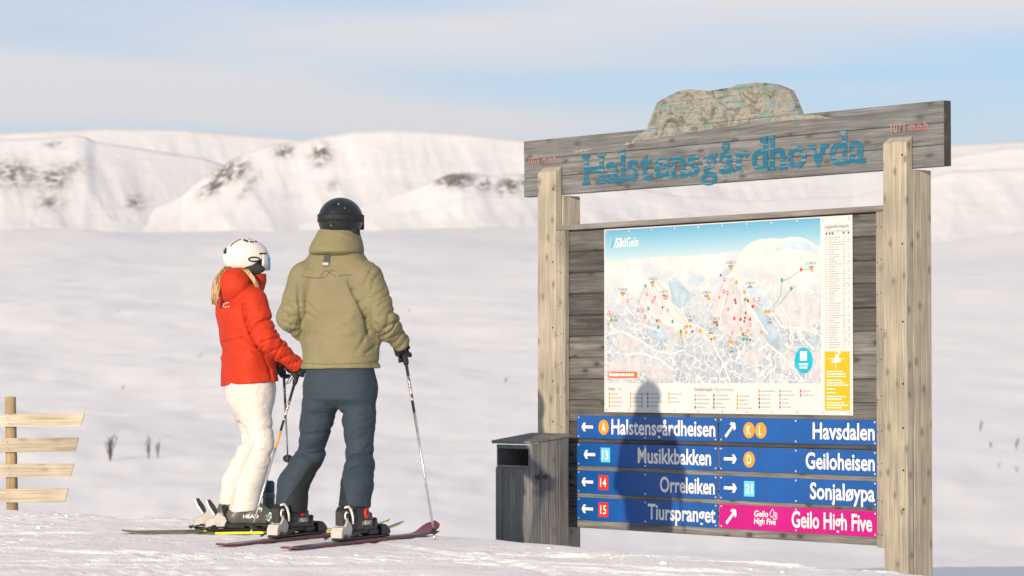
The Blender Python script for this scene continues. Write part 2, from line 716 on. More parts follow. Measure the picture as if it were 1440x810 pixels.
def build_materials():
    # snow
    m, nt, b = nmat('snow')
    v = coords(nt, which='Object')
    f1 = noise(nt, v, 38, 6, 0.65)
    f2 = noise(nt, coords(nt, (1.0, 1.6, 1.0)), 7, 5, 0.6, 0.4)
    f3 = noise(nt, v, 160, 3, 0.6)
    c = ramp(nt, f2, [(0.3, (0.83, 0.815, 0.81)), (0.7, (0.895, 0.88, 0.87))])
    nt.links.new(c, b.inputs['Base Color'])
    b.inputs['Roughness'].default_value = 0.72
    b.inputs['Specular IOR Level'].default_value = 0.25
    f4 = noise(nt, coords(nt, (0.7, 1.0, 1.0)), 0.055, 7, 0.58, 0.5)
    nb = bump(nt, b, f4, 0.28, 1.1)
    nb = bump(nt, b, f2, 0.45, 0.05, nb)
    nb = bump(nt, b, f1, 0.55, 0.022, nb)
    bump(nt, b, f3, 0.4, 0.006, nb)
    M['snow'] = m
    # mountains: wind-packed snow with rock showing through
    m, nt, b = nmat('mountain_snow_rock')
    at_ = nt.nodes.new('ShaderNodeAttribute')
    at_.attribute_name = 'rock'
    f = noise(nt, coords(nt, (0.030, 0.012, 0.030)), 1.0, 8, 0.72, 0.5)
    k = math_n(nt, 'MULTIPLY', at_.outputs['Fac'], ramp(nt, f, [(0.42, 0.0), (0.56, 1.0)]))
    snowc = ramp(nt, noise(nt, coords(nt, (0.003, 0.003, 0.003)), 1.0, 5, 0.6), [(0.3, (0.80, 0.79, 0.80)), (0.7, (0.88, 0.87, 0.87))])
    c = mixc(nt, k, snowc, (0.13, 0.112, 0.098))
    nt.links.new(c, b.inputs['Base Color'])
    b.inputs['Roughness'].default_value = 0.9
    b.inputs['Specular IOR Level'].default_value = 0.1
    bump(nt, b, noise(nt, coords(nt, (0.006, 0.006, 0.006)), 1.0, 8, 0.6, 0.4), 0.35, 30.0)
    M['mountain'] = m
    # timber
    M['post'] = wood('post_pine', (0.48, 0.435, 0.35), (0.30, 0.275, 0.225), 'z', 0.9, 1.0, 0.0, checks=0.25)
    M['batten'] = wood('batten_pine', (0.40, 0.375, 0.32), (0.25, 0.235, 0.20), 'z', 0.6, checks=0.25)
    M['plank'] = wood('weathered_plank', (0.275, 0.26, 0.235), (0.06, 0.066, 0.075), 'x', 0.95, vary=0.5)
    M['header'] = wood('grey_header_board', (0.30, 0.305, 0.31), (0.10, 0.11, 0.12), 'x', 0.85, moss=0.4)
    M['end_grain'] = wood('end_grain', (0.10, 0.095, 0.08), (0.035, 0.034, 0.03), 'z', 0.0, 2.0, moss=0.6)
    M['rail'] = wood('grey_rail', (0.34, 0.32, 0.29), (0.17, 0.16, 0.15), 'x', 0.3, moss=0.2)
    M['bin'] = wood('bin_boards', (0.215, 0.215, 0.21), (0.105, 0.11, 0.115), 'z', 0.5, checks=0.5)
    M['bin_lid'] = wood('bin_lid_boards', (0.22, 0.22, 0.215), (0.11, 0.115, 0.12), 'x', 0.3)
    M['fence'] = wood('fence_board', (0.53, 0.475, 0.385), (0.40, 0.345, 0.265), 'x', 0.6, 0.8, checks=0.15)
    M['fence_post'] = wood('fence_post', (0.42, 0.33, 0.20), (0.24, 0.18, 0.10), 'z', 0.5, 0.6, checks=0.3)
    # painted peak on the header
    m, nt, b = nmat('painted_peak')
    v = coords(nt, (1.0, 1.0, 1.6))
    f = noise(nt, v, 7.5, 5, 0.62, 1.6)
    f2 = noise(nt, coords(nt, (1.0, 1.0, 3.0)), 6.0, 3, 0.5, 0.7)
    f3 = noise(nt, coords(nt, (2, 40, 60)), 1.0, 3)
    c = ramp(nt, f, [(0.34, (0.085, 0.08, 0.07)), (0.45, (0.18, 0.175, 0.155)), (0.55, (0.28, 0.27, 0.24)), (0.64, (0.15, 0.155, 0.145))])
    c = mixc(nt, ramp(nt, f2, [(0.57, 0.0), (0.63, 0.7)]), c, (0.13, 0.22, 0.19))
    c = mixc(nt, ramp(nt, noise(nt, coords(nt, (1, 1, 3.2)), 5.0, 3, 0.5, 0.5), [(0.60, 0.0), (0.66, 0.6)]), c, (0.17, 0.25, 0.29))
    c = mixc(nt, 1.0, c, ramp(nt, f3, [(0.3, 0.75), (0.6, 1.05)]), 'MULTIPLY')
    nt.links.new(c, b.inputs['Base Color'])
    b.inputs['Roughness'].default_value = 0.85
    M['peak'] = m
    # worn paint
    for key, col, wear in (('letter_blue', (0.003, 0.105, 0.185), 0.415), ('letter_red', (0.42, 0.10, 0.085), 0.50)):
        m, nt, b = nmat(key)
        f = noise(nt, coords(nt, (5.0, 60, 60)), 1.0, 4, 0.65)
        f2 = noise(nt, coords(nt), 3.0, 3)
        s = math_n(nt, 'ADD', math_n(nt, 'MULTIPLY', f, 0.8), math_n(nt, 'MULTIPLY', f2, 0.2))
        k = ramp(nt, s, [(wear - 0.04, 0.85), (wear + 0.07, 0.0)])
        c = mixc(nt, k, col, (0.22, 0.23, 0.23))
        nt.links.new(c, b.inputs['Base Color'])
        b.inputs['Roughness'].default_value = 0.7
        M[key] = m
    # print and plastics
    P = lambda k, c, **kw: M.__setitem__(k, plain(k, c, **kw))
    P('sign_blue', (0.006, 0.075, 0.30), rough=0.38, var=0.05, vscale=3.0)
    P('sign_magenta', (0.42, 0.001, 0.17), rough=0.38, var=0.04, vscale=3.0)
    P('print_white', (0.72, 0.71, 0.69), rough=0.5, var=0.02)
    P('sheet_white', (0.545, 0.55, 0.555), rough=0.45, var=0.02, vscale=2.0)
    P('badge_orange', (0.74, 0.27, 0.02), rough=0.4, var=0.03)
    P('badge_sky', (0.12, 0.50, 0.68), rough=0.4, var=0.03)
    P('badge_red', (0.60, 0.03, 0.02), rough=0.4, var=0.03)
    P('notice_orange', (0.78, 0.36, 0.005), rough=0.45, var=0.03)
    P('bubble_blue', (0.0, 0.36, 0.52), rough=0.45, var=0.03)
    P('tag_orange', (0.70, 0.12, 0.02), rough=0.45, var=0.03)
    P('print_grey', (0.33, 0.33, 0.335), rough=0.5, var=0.05)
    P('print_dark', (0.10, 0.11, 0.125), rough=0.5, var=0.05)
    P('print_tag', (0.20, 0.25, 0.26), rough=0.5, var=0.05)
    P('print_green', (0.05, 0.30, 0.14), rough=0.5, var=0.05)
    P('print_teal', (0.02, 0.33, 0.36), rough=0.5, var=0.05)
    P('print_magenta', (0.60, 0.05, 0.26), rough=0.5, var=0.05)
    P('print_red', (0.60, 0.06, 0.05), rough=0.5, var=0.05)
    P('run_red', (0.62, 0.34, 0.32), rough=0.5, var=0.05)
    P('run_peach', (0.66, 0.50, 0.36), rough=0.5, var=0.05)
    P('run_white', (0.63, 0.63, 0.62), rough=0.5, var=0.02)
    P('map_snow', (0.545, 0.55, 0.555), rough=0.5, var=0.03, vscale=6)
    P('map_blue', (0.33, 0.43, 0.515), rough=0.5, var=0.12, vscale=9)
    P('map_pale_blue', (0.40, 0.50, 0.58), rough=0.5, var=0.08, vscale=9)
    P('map_rose', (0.475, 0.475, 0.505), rough=0.5, var=0.08, vscale=14)
    P('map_grey', (0.46, 0.46, 0.49), rough=0.5, var=0.08, vscale=16)
    P('screw', (0.62, 0.61, 0.58), rough=0.35, metal=0.6, var=0.05)
    P('nail', (0.03, 0.028, 0.025), rough=0.5, metal=0.7)
    P('iron', (0.10, 0.09, 0.08), rough=0.55, metal=0.8, var=0.1)
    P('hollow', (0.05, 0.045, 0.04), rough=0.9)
    # clothing
    M['jacket_olive'] = fabric('jacket_olive', (0.186, 0.170, 0.093), 0.55)
    M['jacket_red'] = fabric('jacket_red', (0.43, 0.026, 0.004), 0.55)
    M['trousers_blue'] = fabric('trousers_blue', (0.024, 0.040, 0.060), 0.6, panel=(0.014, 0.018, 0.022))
    M['trousers_white'] = fabric('trousers_white', (0.56, 0.55, 0.525), 0.5)
    P('seam_dark', (0.05, 0.045, 0.025), rough=0.6)
    P('seam_tan', (0.40, 0.27, 0.10), rough=0.6)
    P('tab_grey', (0.045, 0.05, 0.055), rough=0.7)
    P('logo_pale', (0.55, 0.53, 0.45), rough=0.6)
    P('skin', (0.52, 0.29, 0.20), rough=0.5)
    P('helmet_black', (0.010, 0.014, 0.018), rough=0.33, spec=0.4)
    P('helmet_white', (0.60, 0.59, 0.57), rough=0.35)
    P('strap_black', (0.008, 0.008, 0.009), rough=0.7, bstr=0.3, bscale=300)
    P('pad_dark', (0.018, 0.022, 0.024), rough=0.85, bstr=0.3)
    P('lens_blue', (0.06, 0.30, 0.48), rough=0.08, metal=0.35)
    P('glove_black', (0.010, 0.010, 0.011), rough=0.7, bstr=0.4, bscale=120)
    P('boot_black', (0.016, 0.019, 0.021), rough=0.42, bstr=0.1, bscale=60)
    P('boot_grey', (0.085, 0.082, 0.072), rough=0.42, bstr=0.1, bscale=60)
    P('boot_liner', (0.015, 0.015, 0.015), rough=0.9)
    P('boot_red', (0.60, 0.03, 0.015), rough=0.45)
    P('buckle_white', (0.66, 0.66, 0.64), rough=0.35)
    P('buckle_green', (0.02, 0.24, 0.17), rough=0.4)
    P('binding_white', (0.45, 0.435, 0.41), rough=0.45, var=0.08)
    P('binding_black', (0.012, 0.012, 0.013), rough=0.45)
    P('steel', (0.55, 0.56, 0.58), rough=0.25, metal=1.0)
    P('ski_yellow', (0.62, 0.58, 0.03), rough=0.35)
    P('ski_olive', (0.10, 0.10, 0.03), rough=0.4, var=0.3, vscale=12)
    P('ski_dark', (0.02, 0.022, 0.026), rough=0.35)
    P('ski_teal', (0.05, 0.22, 0.26), rough=0.35)
    P('ski_navy', (0.030, 0.045, 0.085), rough=0.35, var=0.25, vscale=6)
    P('ski_maroon', (0.17, 0.035, 0.045), rough=0.4, var=0.2, vscale=9)
    P('ski_red', (0.42, 0.015, 0.02), rough=0.35)
    P('ski_mark', (0.15, 0.14, 0.28), rough=0.4)
    P('pole_silver', (0.62, 0.61, 0.60), rough=0.28, metal=0.85)
    P('pole_dark', (0.020, 0.024, 0.035), rough=0.4)
    P('pole_orange', (0.62, 0.30, 0.03), rough=0.4)
    P('bottle_green', (0.030, 0.055, 0.050), rough=0.5)
    P('bottle_cap', (0.010, 0.035, 0.060), rough=0.5)
    P('bark', (0.07, 0.06, 0.055), rough=0.9)
    # blond hair
    m, nt, b = nmat('hair_blond')
    oi = noise(nt, coords(nt, (90, 90, 6)), 1.0, 3)
    nt.links.new(ramp(nt, oi, [(0.3, (0.20, 0.115, 0.045)), (0.7, (0.50, 0.33, 0.16))]), b.inputs['Base Color'])
    b.inputs['Roughness'].default_value = 0.45
    M['hair'] = m
    # printed panorama of the ski map
    m, nt, b = nmat('map_print')
    v = coords(nt, which='UV')
    sep = nt.nodes.new('ShaderNodeSeparateXYZ')
    nt.links.new(v, sep.inputs[0])
    U, V = sep.outputs[0], sep.outputs[1]
    sky_c = ramp(nt, V, [(0.76, (0.46, 0.56, 0.60)), (0.90, (0.22, 0.42, 0.54)), (1.0, (0.10, 0.31, 0.49))])
    va = coords(nt, (1.85, 1.0, 1.0), 'UV')
    big = noise(nt, va, 5.0, 5, 0.6, 0.8)
    fine = noise(nt, va, 42.0, 4, 0.65, 0.6)
    vo = nt.nodes.new('ShaderNodeTexVoronoi')
    vo.feature = 'DISTANCE_TO_EDGE'
    vo.inputs['Scale'].default_value = 15.0
    wrp = nt.nodes.new('ShaderNodeVectorMath')
    wrp.operation = 'ADD'
    nz = nt.nodes.new('ShaderNodeTexNoise')
    nz.inputs['Scale'].default_value = 9.0
    nz.inputs['Detail'].default_value = 3
    nt.links.new(va, nz.inputs['Vector'])
    vm = nt.nodes.new('ShaderNodeVectorMath')
    vm.operation = 'SCALE'
    vm.inputs['Scale'].default_value = 0.16
    nt.links.new(nz.outputs['Color'], vm.inputs[0])
    nt.links.new(va, wrp.inputs[0])
    nt.links.new(vm.outputs[0], wrp.inputs[1])
    nt.links.new(wrp.outputs[0], vo.inputs['Vector'])
    cell = ramp(nt, vo.outputs['Distance'], [(0.03, 0.0), (0.09, 1.0)])
    low = ramp(nt, math_n(nt, 'ADD', V, math_n(nt, 'MULTIPLY', math_n(nt, 'SUBTRACT', big, 0.5), 0.5)), [(0.40, 1.0), (0.72, 0.0)])
    forest = math_n(nt, 'MULTIPLY', math_n(nt, 'MULTIPLY', cell, low), ramp(nt, big, [(0.36, 0.25), (0.56, 1.0)]))
    land = ramp(nt, big, [(0.3, (0.45, 0.485, 0.53)), (0.62, (0.59, 0.595, 0.60))])
    fcol = ramp(nt, fine, [(0.36, (0.21, 0.28, 0.36)), (0.6, (0.40, 0.43, 0.485))])
    land = mixc(nt, forest, land, fcol)
    rl = math_n(nt, 'ABSOLUTE', math_n(nt, 'SUBTRACT', noise(nt, va, 11.0, 6, 0.62, 1.4), 0.5))
    land = mixc(nt, math_n(nt, 'MULTIPLY', ramp(nt, rl, [(0.0, 0.55), (0.035, 0.0)]), ramp(nt, V, [(0.55, 1.0), (0.78, 0.25)])), land, (0.33, 0.41, 0.49))
    speck = math_n(nt, 'MULTIPLY', ramp(nt, noise(nt, va, 75.0, 3, 0.6, 1.0), [(0.60, 0.0), (0.66, 0.55)]), low)
    land = mixc(nt, speck, land, (0.31, 0.36, 0.42))
    hz = math_n(nt, 'ADD', 0.795, math_n(nt, 'MULTIPLY', math_n(nt, 'SUBTRACT', noise(nt, coords(nt, (1, 0, 0), 'UV'), 6.0, 4), 0.5), 0.05))
    hz = math_n(nt, 'ADD', hz, math_n(nt, 'MULTIPLY', U, 0.035))
    c = mixc(nt, math_n(nt, 'GREATER_THAN', V, hz), land, sky_c)
    nt.links.new(c, b.inputs['Base Color'])
    b.inputs['Roughness'].default_value = 0.45
    M['map_print'] = m


build_materials()


# ------------------------------------------------------------------ the setting: snow ground
PROF_Y = [-80, 12, 20, 24, 40, 80, 120, 200, 300, 500, 800, 1500, 3000, 6000, 8200, 9500]
PROF_Z = [0, 0, 0, -0.2, -2.6, -7.6, -9.8, -11, -9.6, -5, 4, 36, 112, 280, 400, 450]


TRACKS = [(-1.53, 15.02, R(245), 7), (-1.16, 14.74, R(245), 7), (-2.33, 16.87, R(190), 5), (-2.42, 17.07, R(190), 5), (-3.2, 13.4, R(12), 7), (-3.2, 13.7, R(12), 7),
          (-2.0, 18.4, R(-32), 5), (-0.4, 14.6, R(-18), 4), (-0.4, 14.35, R(-16), 4), (0.2, 12.9, R(110), 3), (-3.4, 15.3, R(-25), 5), (-3.6, 17.6, R(-8), 3), (1.4, 12.6, R(150), 5)]


def ground_h(X, Y):
    X = np.asarray(X, float)
    Y = np.asarray(Y, float)
    q = (X + 0.30) * 0.81 + (Y - 16.15) * 0.58
    q = q - 0.10 * vnoise(np.stack([X * 0.9, Y * 0.9, X * 0], -1), 3) * sstep(60, 20, Y)
    near = -0.17 * (0.09 * np.log1p(np.exp(np.clip(q / 0.09, -40, 40))))
    wfar = sstep(24, 60, Y)
    far = np.interp(Y, PROF_Y, PROF_Z)
    near = np.maximum(near, -1.2 - 0.03 * np.abs(Y - 24))
    z = near * (1 - wfar) + far * wfar + (1 - wfar) * np.where(Y > 20, np.interp(Y, [20, 30, 60], [0, -0.5, -2]), 0)
    # gentle dip under the skis of the far skier, soft drifts near by
    z = z - 0.04 * sstep(16.2, 16.9, Y) * sstep(24, 20, Y)
    nearw = sstep(40, 22, Y)
    P2 = np.stack([X, Y, X * 0], -1)
    calm = 1 - 0.85 * sstep(3.0, 1.2, np.hypot((X + 1.15) * 1.3, (Y - 16.1) * 1.1))
    z = z + calm * nearw * (0.022 * fbm(P2 * np.array([0.55, 0.8, 1]), 11, 3) + 0.010 * vnoise(P2 * np.array([3.0, 4.0, 1]), 21))
    rough = np.clip(vnoise(P2 * np.array([1.2, 1.6, 1]), 31) * 0.7 + 0.5, 0.15, 1.2)
    tiny = fbm(P2 * 11.0, 41, 3, 0.6)
    z = z + nearw * (0.35 + 0.65 * calm) * rough * 0.009 * tiny
    # old ski tracks and the skiers' own
    for (tx, ty, ta, ln_) in TRACKS:
        c_, s_ = math.cos(ta), math.sin(ta)
        al = (X - tx) * c_ + (Y - ty) * s_
        ac = -(X - tx) * s_ + (Y - ty) * c_ + 0.05 * np.sin(al * 0.9 + tx)
        on_t = sstep(0, 0.15, al) * sstep(ln_, ln_ - 0.3, al)
        z = z - nearw * on_t * (0.010 * np.exp(-(ac / 0.042) ** 4) - 0.003 * np.exp(-((np.abs(ac) - 0.075) / 0.03) ** 2))
    z = z + sstep(2200, 7800, Y) * 42 * vnoise(np.stack([X / 520.0 + 3.7, Y / 2600.0, X * 0], -1), 91)
    # wind drifts of the valley and of the far slopes
    d = np.clip(Y, 40, 9000)
    fw = sstep(30, 90, Y)
    amp = 0.0085 * d ** 0.92
    for sc, a, sd in ((0.16, 0.55, 51), (0.06, 0.28, 61), (0.022, 0.15, 71), (0.009, 0.06, 81)):
        lx, ly = sc * 0.8, sc * 2.2
        u = np.log(d) / (ly * 0.9)
        z = z + fw * amp * a * vnoise(np.stack([X / d / lx + 7.3, u, X * 0 + sd], -1), sd)
    return z


def build_ground():
    th = np.concatenate([-np.geomspace(3.0, 0.205, 60), np.linspace(-0.2, 0.2, 330), np.geomspace(0.205, 3.0, 60)])
    ys = np.concatenate([np.linspace(-60, 8, 24), np.linspace(8.6, 12.4, 20), np.arange(12.5, 21.2, 0.021), np.geomspace(21.25, 9500, 420)])
    Yg, T = np.meshgrid(ys, th, indexing='ij')
    X = T * np.maximum(Yg, 14.0)
    Z = ground_h(X, Yg)
    V = np.stack([X, Yg, Z], -1).reshape(-1, 3)
    ny, nx = Yg.shape
    i = np.arange(ny - 1)[:, None] * nx + np.arange(nx - 1)[None, :]
    F = np.stack([i, i + 1, i + nx + 1, i + nx], -1).reshape(-1, 4)
    o = link('snow_ground', mesh_np('snow_ground', V, F), M['snow'])
    tag(o, kind='structure')


build_ground()


def gz(x, y):
    return float(ground_h(np.array([x]), np.array([y]))[0])


def mountain(name, ridge, dist, base_v, depth, seed, rocks=(), rough=1.0, extend=(True, True), power=1.9):
    """a range of hills: ridge = (u, v) silhouette seen from the photograph's place"""
    ridge = sorted(ridge)
    rg = random.Random(seed)
    lo_, hi_ = ridge[0], ridge[-1]
    if extend[0]:
        ridge = [(lo_[0] - 260 * k, lo_[1] + rg.uniform(-14, 14)) for k in range(14, 0, -1)] + ridge
    if extend[1]:
        ridge = ridge + [(hi_[0] + 260 * k, hi_[1] + rg.uniform(-14, 14)) for k in range(1, 14)]
    us = np.arange(ridge[0][0], ridge[-1][0] + 1, 3.0)
    vv = np.interp(us, [p[0] for p in ridge], [p[1] for p in ridge])
    ts = np.concatenate([np.linspace(0, 1, 60), np.linspace(1.05, 2.0, 16)])
    U, T = np.meshgrid(us, ts, indexing='xy')
    Vr = np.broadcast_to(vv, U.shape)
    Y = dist + depth * (np.minimum(T, 1.0) - 1) + np.maximum(T - 1, 0) * depth * 0.8
    ang_top = (530 - Vr) / FPX
    Htop = ang_top * dist
    Hbase = (530 - base_v) / FPX * (dist - depth)
    prof = np.where(T <= 1, np.clip(T, 0, 1) ** power, 1 - (T - 1) * 0.7)
    P3 = np.stack([U / 95.0 + T * 0.8, T * 1.6 + U / 160.0, U * 0 + seed], -1)
    gully = fbm(P3, seed, 5, 0.55)
    P4 = np.stack([U / 26.0 + T * 1.5, T * 5.0, U * 0 + seed * 3.1], -1)
    fine = fbm(P4, seed + 9, 4, 0.6)
    env = np.sin(np.clip(T, 0, 1) * math.pi) ** 0.7 * np.clip(T, 0, 1)
    H = Hbase + (Htop - Hbase) * prof + env * (Htop - Hbase) * rough * (0.13 * gully + 0.022 * fine)
    H = H + np.where(T > 1, -1, 1) * 0
    X = (U - 720) / FPX * (dist + 0 * T)
    X = X * (Y / dist)
    V = np.stack([X, Y, H + EYE], -1).reshape(-1, 3)
    nt_, nu = U.shape
    i = np.arange(nt_ - 1)[:, None] * nu + np.arange(nu - 1)[None, :]
    F = np.stack([i, i + 1, i + nu + 1, i + nu], -1).reshape(-1, 4)
    me = mesh_np(name, V, F)
    # rock patches where the wind keeps the slope bare
    pv = 530 - H / Y * FPX
    rk = np.zeros(U.shape)
    for (ru, rv, su, sv, k, lean) in rocks:
        du = (U - ru - lean * (pv - rv)) / su
        rk = np.maximum(rk, 1.7 * k * np.exp(-(du ** 2 + ((pv - rv) / sv) ** 2)))
    a = me.attributes.new('rock', 'FLOAT', 'POINT')
    a.data.foreach_set('value', rk.ravel().astype(np.float32))
    o = link(name, me, M['mountain'])
    tag(o, kind='structure')
    return o


mountain('mountain_ridge_far', [(-900, 190), (-400, 186), (-60, 190), (60, 184), (150, 180), (260, 182), (330, 188), (430, 196), (560, 206), (760, 214), (900, 220), (1100, 214), (1300, 205), (1500, 196), (1900, 190), (2400, 194)],
         16500, 330, 3600, 5, rough=0.35)
mountain('mountain_massif', [(-900, 215), (-300, 204), (-20, 197), (60, 193), (105, 190), (120, 192), (134, 199), (165, 203), (230, 213), (285, 222), (330, 236), (400, 262), (520, 290), (640, 306)],
         12000, 368, 3200, 12, rough=0.34, extend=(True, False),
         rocks=[(20, 245, 34, 18, 0.75, 0.2), (75, 250, 24, 16, 0.85, -0.2), (70, 285, 20, 10, 0.6, 0), (100, 235, 20, 10, 0.5, 0), (75, 203, 14, 4, 0.6, 0), (190, 285, 14, 10, 0.6, 0)])
mountain('mountain_shoulder', [(120, 316), (200, 300), (255, 276), (290, 246), (318, 228), (345, 214), (385, 202), (430, 197), (462, 190), (500, 184), (545, 182), (600, 184), (660, 188), (735, 196), (800, 206), (900, 222), (1050, 236), (1180, 236), (1300, 224), (1420, 206), (1600, 200), (2200, 210)],
         11000, 368, 3000, 23, rough=0.34, extend=(False, True),
         rocks=[(322, 240, 24, 15, 1.0, -0.5), (300, 262, 14, 14, 0.85, -0.9), (398, 212, 16, 8, 0.9, 0), (450, 218, 14, 14, 0.95, -0.1), (350, 262, 8, 18, 0.5, -0.7), (466, 262, 8, 8, 0.5, 0), (235, 270, 6, 7, 0.6, 0), (196, 285, 9, 8, 0.6, 0)])
mountain('mountain_foothill', [(420, 316), (520, 286), (590, 262), (628, 246), (650, 241), (690, 246), (730, 244), (780, 252), (860, 258), (960, 276), (1060, 282), (1200, 276), (1340, 240), (1440, 236), (1700, 240), (2100, 260)],
         9700, 362, 2100, 31, extend=(False, True),
         rocks=[(640, 252, 26, 11, 1.1, 0), (618, 256, 10, 7, 0.8, 0), (680, 260, 10, 9, 0.9, 0), (715, 262, 16, 12, 1.0, 0), (742, 256, 10, 10, 0.9, 0)], rough=0.4)

# ------------------------------------------------------------------ the wooden notice board
SA = math.atan(3350 / 4000)
SROT = math.atan2(-math.cos(SA), math.sin(SA))
SO = Vector((0.95, 20.0, 0.0))
S_ES = Vector((math.sin(SA), -math.cos(SA), 0))
S_EY = Vector((math.cos(SA), math.sin(SA), 0))


def spx(u, v, d=0.04):
    """a point of the board's face: metres along it and height"""
    r = ray(u, v)
    t = (d + SO.dot(S_EY)) / r.dot(S_EY)
    p = r * t
    q = p - SO
    return (q.dot(S_ES), EYE + p.z)


ZB = -0.75            # foot of the board, dug into the snow


def on_board(name, x, z, y=0.0):
    """an Empty on the board at (x, z); returns it"""
    p = SO + S_ES * x + S_EY * y
    return empty(name, (p.x, p.y, z), SROT)


board = empty('notice_board', (SO.x, SO.y, ZB), SROT)
tag(board, 'weathered timber notice board with carved blue lettering on its header beam', 'notice board')


def bpart(name, me, mat, parent=None):
    o = link(name, me, mat, parent or board)
    if parent is None:
        o.location = (0, 0, -ZB)
    return o


for px0, px1 in ((-1.19, -0.985), (2.237, 2.437)):
    bm = bmesh.new()
    # front leaf with sloped top, back leaf cut lower to carry the header
    bm_box(bm, px0, px1, 0.0, 0.0645, ZB, 2.40, 0.006)
    for v in bm.verts:
        if v.co.z > 2.3:
            v.co.z += 0.045 * (v.co.y / 0.0645)
    bm_box(bm, px0 + 0.0015, px1 - 0.0015, 0.067, 0.245, ZB, 2.228, 0.006)
    po = bpart('post', bm_done(bm, 'post'), M['post'])
    # screw heads down the post
    bm = bmesh.new()
    for z in (1.75, 1.28, 0.86, 0.60, 0.33, 0.06, 2.30):
        for y in ((-0.0005,)):
            bm_lathe(bm, [(0.007, 0), (0.006, 0.003)], 8, Matrix.Translation((px1 - 0.03, y, z + random.uniform(-.03, .03))) @ Matrix.Rotation(R(90), 4, 'X'))
    bpart('screw_heads', bm_done(bm, 'screw_heads'), M['nail'], po)

# header: three boards glued on edge
HZ = [2.235, 2.372, 2.512, 2.653]
for i in range(3):
    hb = bpart('header_plank', box_me('header_plank', -1.425, 2.70, 0.066 + (0.0, 0.0015, -0.001)[i] + 0.002, 0.131, HZ[i] + 0.001, HZ[i + 1] - 0.001, 0.004), M['header'])

bpart('end_grain', box_me('end_grain', 2.7003, 2.7035, 0.067, 0.130, HZ[0] + 0.002, HZ[3] - 0.002), M['end_grain'])
# painted mountain shape standing on the header
pk = [(-0.078, 2.655), (-0.045, 2.72), (0.005, 2.80), (0.033, 2.838), (0.10, 2.862), (0.17, 2.878), (0.252, 2.900), (0.361, 2.903), (0.46, 2.886), (0.56, 2.876), (0.68, 2.869), (0.76, 2.884),
      (0.819, 2.897), (0.991, 2.900), (1.10, 2.890), (1.195, 2.872), (1.27, 2.846), (1.328, 2.82), (1.36, 2.77), (1.42, 2.655)]
bm = bmesh.new()
bm_prism(bm, pk, 0.072, 0.122)
peak = bpart('painted_peak', bm_done(bm, 'painted_peak'), M['peak'])
peak['label'] = 'mountain-shaped plank painted grey, cream and green'
# the foot of the painted mountain runs out over the header's face
bm = bmesh.new()
for pts in ([(-0.36, 2.545), (-0.10, 2.575), (0.35, 2.60), (0.9, 2.622), (1.4, 2.618), (1.75, 2.60), (1.62, 2.63), (1.42, 2.652), (-0.07, 2.652), (-0.20, 2.60)],
            [(-0.95, 2.53), (-0.75, 2.535), (-0.62, 2.55), (-0.76, 2.556)]):
    bm_poly(bm, pts, 0.0655)
bpart('painted_foothill', bm_done(bm, 'painted_foothill'), M['peak'], None)

# routed slab-serif lettering
def slab_text(body, x0, x1, z, cap, y):
    bm = bmesh.new()
    me = text_data('H', 0.02)
    lo, hi = min(v.co.y for v in me.vertices), max(v.co.y for v in me.vertices)
    widths = []
    glyphs = []
    for ch in body:
        g = text_data(ch, 0.022)
        co = np.array([v.co[:] for v in g.vertices])
        fc = [tuple(p.vertices) for p in g.polygons]
        glyphs.append((ch, co, fc))
        widths.append(co[:, 0].max() - co[:, 0].min())
    gap = 0.05
    total = sum(widths) + gap * (len(body) - 1)
    k = (x1 - x0) / total
    kz = cap / (hi - lo)
    cx = x0
    for (ch, co, fc), w in zip(glyphs, widths):
        X = cx + (co[:, 0] - co[:, 0].min()) * k
        Z = z + (co[:, 1] - lo) * kz
        vs_ = [bm.verts.new((a, y, b)) for a, b in zip(X, Z)]
        for f in fc:
            try:
                nf = bm.faces.new([vs_[i] for i in f])
                nf.normal_update()
                if nf.normal.y > 0:
                    nf.normal_flip()
            except ValueError:
                pass
        t = 0.026
        e = 0.020

        def slab(a, b, zz):
            bm_poly(bm, [(a, zz), (b, zz), (b, zz + t), (a, zz + t)], y - 0.0006)
        def clusters(sel):
            xs = np.sort(X[sel])
            out = []
            for q in xs:
                if out and q - out[-1][1] < 0.05:
                    out[-1][1] = q
                else:
                    out.append([q, q])
            return out
        if ch in 'Hltnrdhaå':
            for a, b in clusters(np.abs(Z - Z[Z > z - 0.01].min()) < 0.006):
                if ch in 'aåd' and b < X.max() - 0.03:
                    continue
                slab(a - (0.004 if ch in 'aådt' else e), b + e, z)
        if ch == 'H':
            for a, b in clusters(np.abs(Z - Z.max()) < 0.006):
                slab(a - e, b + e, z + cap - t)
        if ch in 'lhd':
            for a, b in clusters(np.abs(Z - Z.max()) < 0.006):
                bm_poly(bm, [(a - e * 1.5, Z.max() - t), (b, Z.max() - t), (b, Z.max() + 0.018), (a - e * 1.5, Z.max() - 0.006)], y - 0.0006)
        if ch in 'nr':
            zz = Z.max()
            a = X.min()
            bm_poly(bm, [(a - e, zz - t), (a + 0.02, zz - t), (a + 0.02, zz + 0.004), (a - e, zz - 0.004)], y - 0.0006)
        if ch == 'v':
            for a, b in clusters(np.abs(Z - Z.max()) < 0.006):
                slab(a - e * 0.7, b + e * 0.7, Z.max() - t)
        cx += (w + gap) * k
    return bm_done(bm, 'lettering')


slab_me = slab_text('Halstensgårdhovda', -0.745, 2.03, 2.29, 0.222, 0.0642)
bpart('lettering', slab_me, M['letter_blue'])
for (x0, x1, z, cp) in ((2.25, 2.585, 2.475, 0.055), (-1.36, -1.035, 2.475, 0.055)):
    bpart('height_lettering', text_plane('1071 m.o.h.', x0, x1, z, cp, 0.0640, 0.02), M['letter_red'])

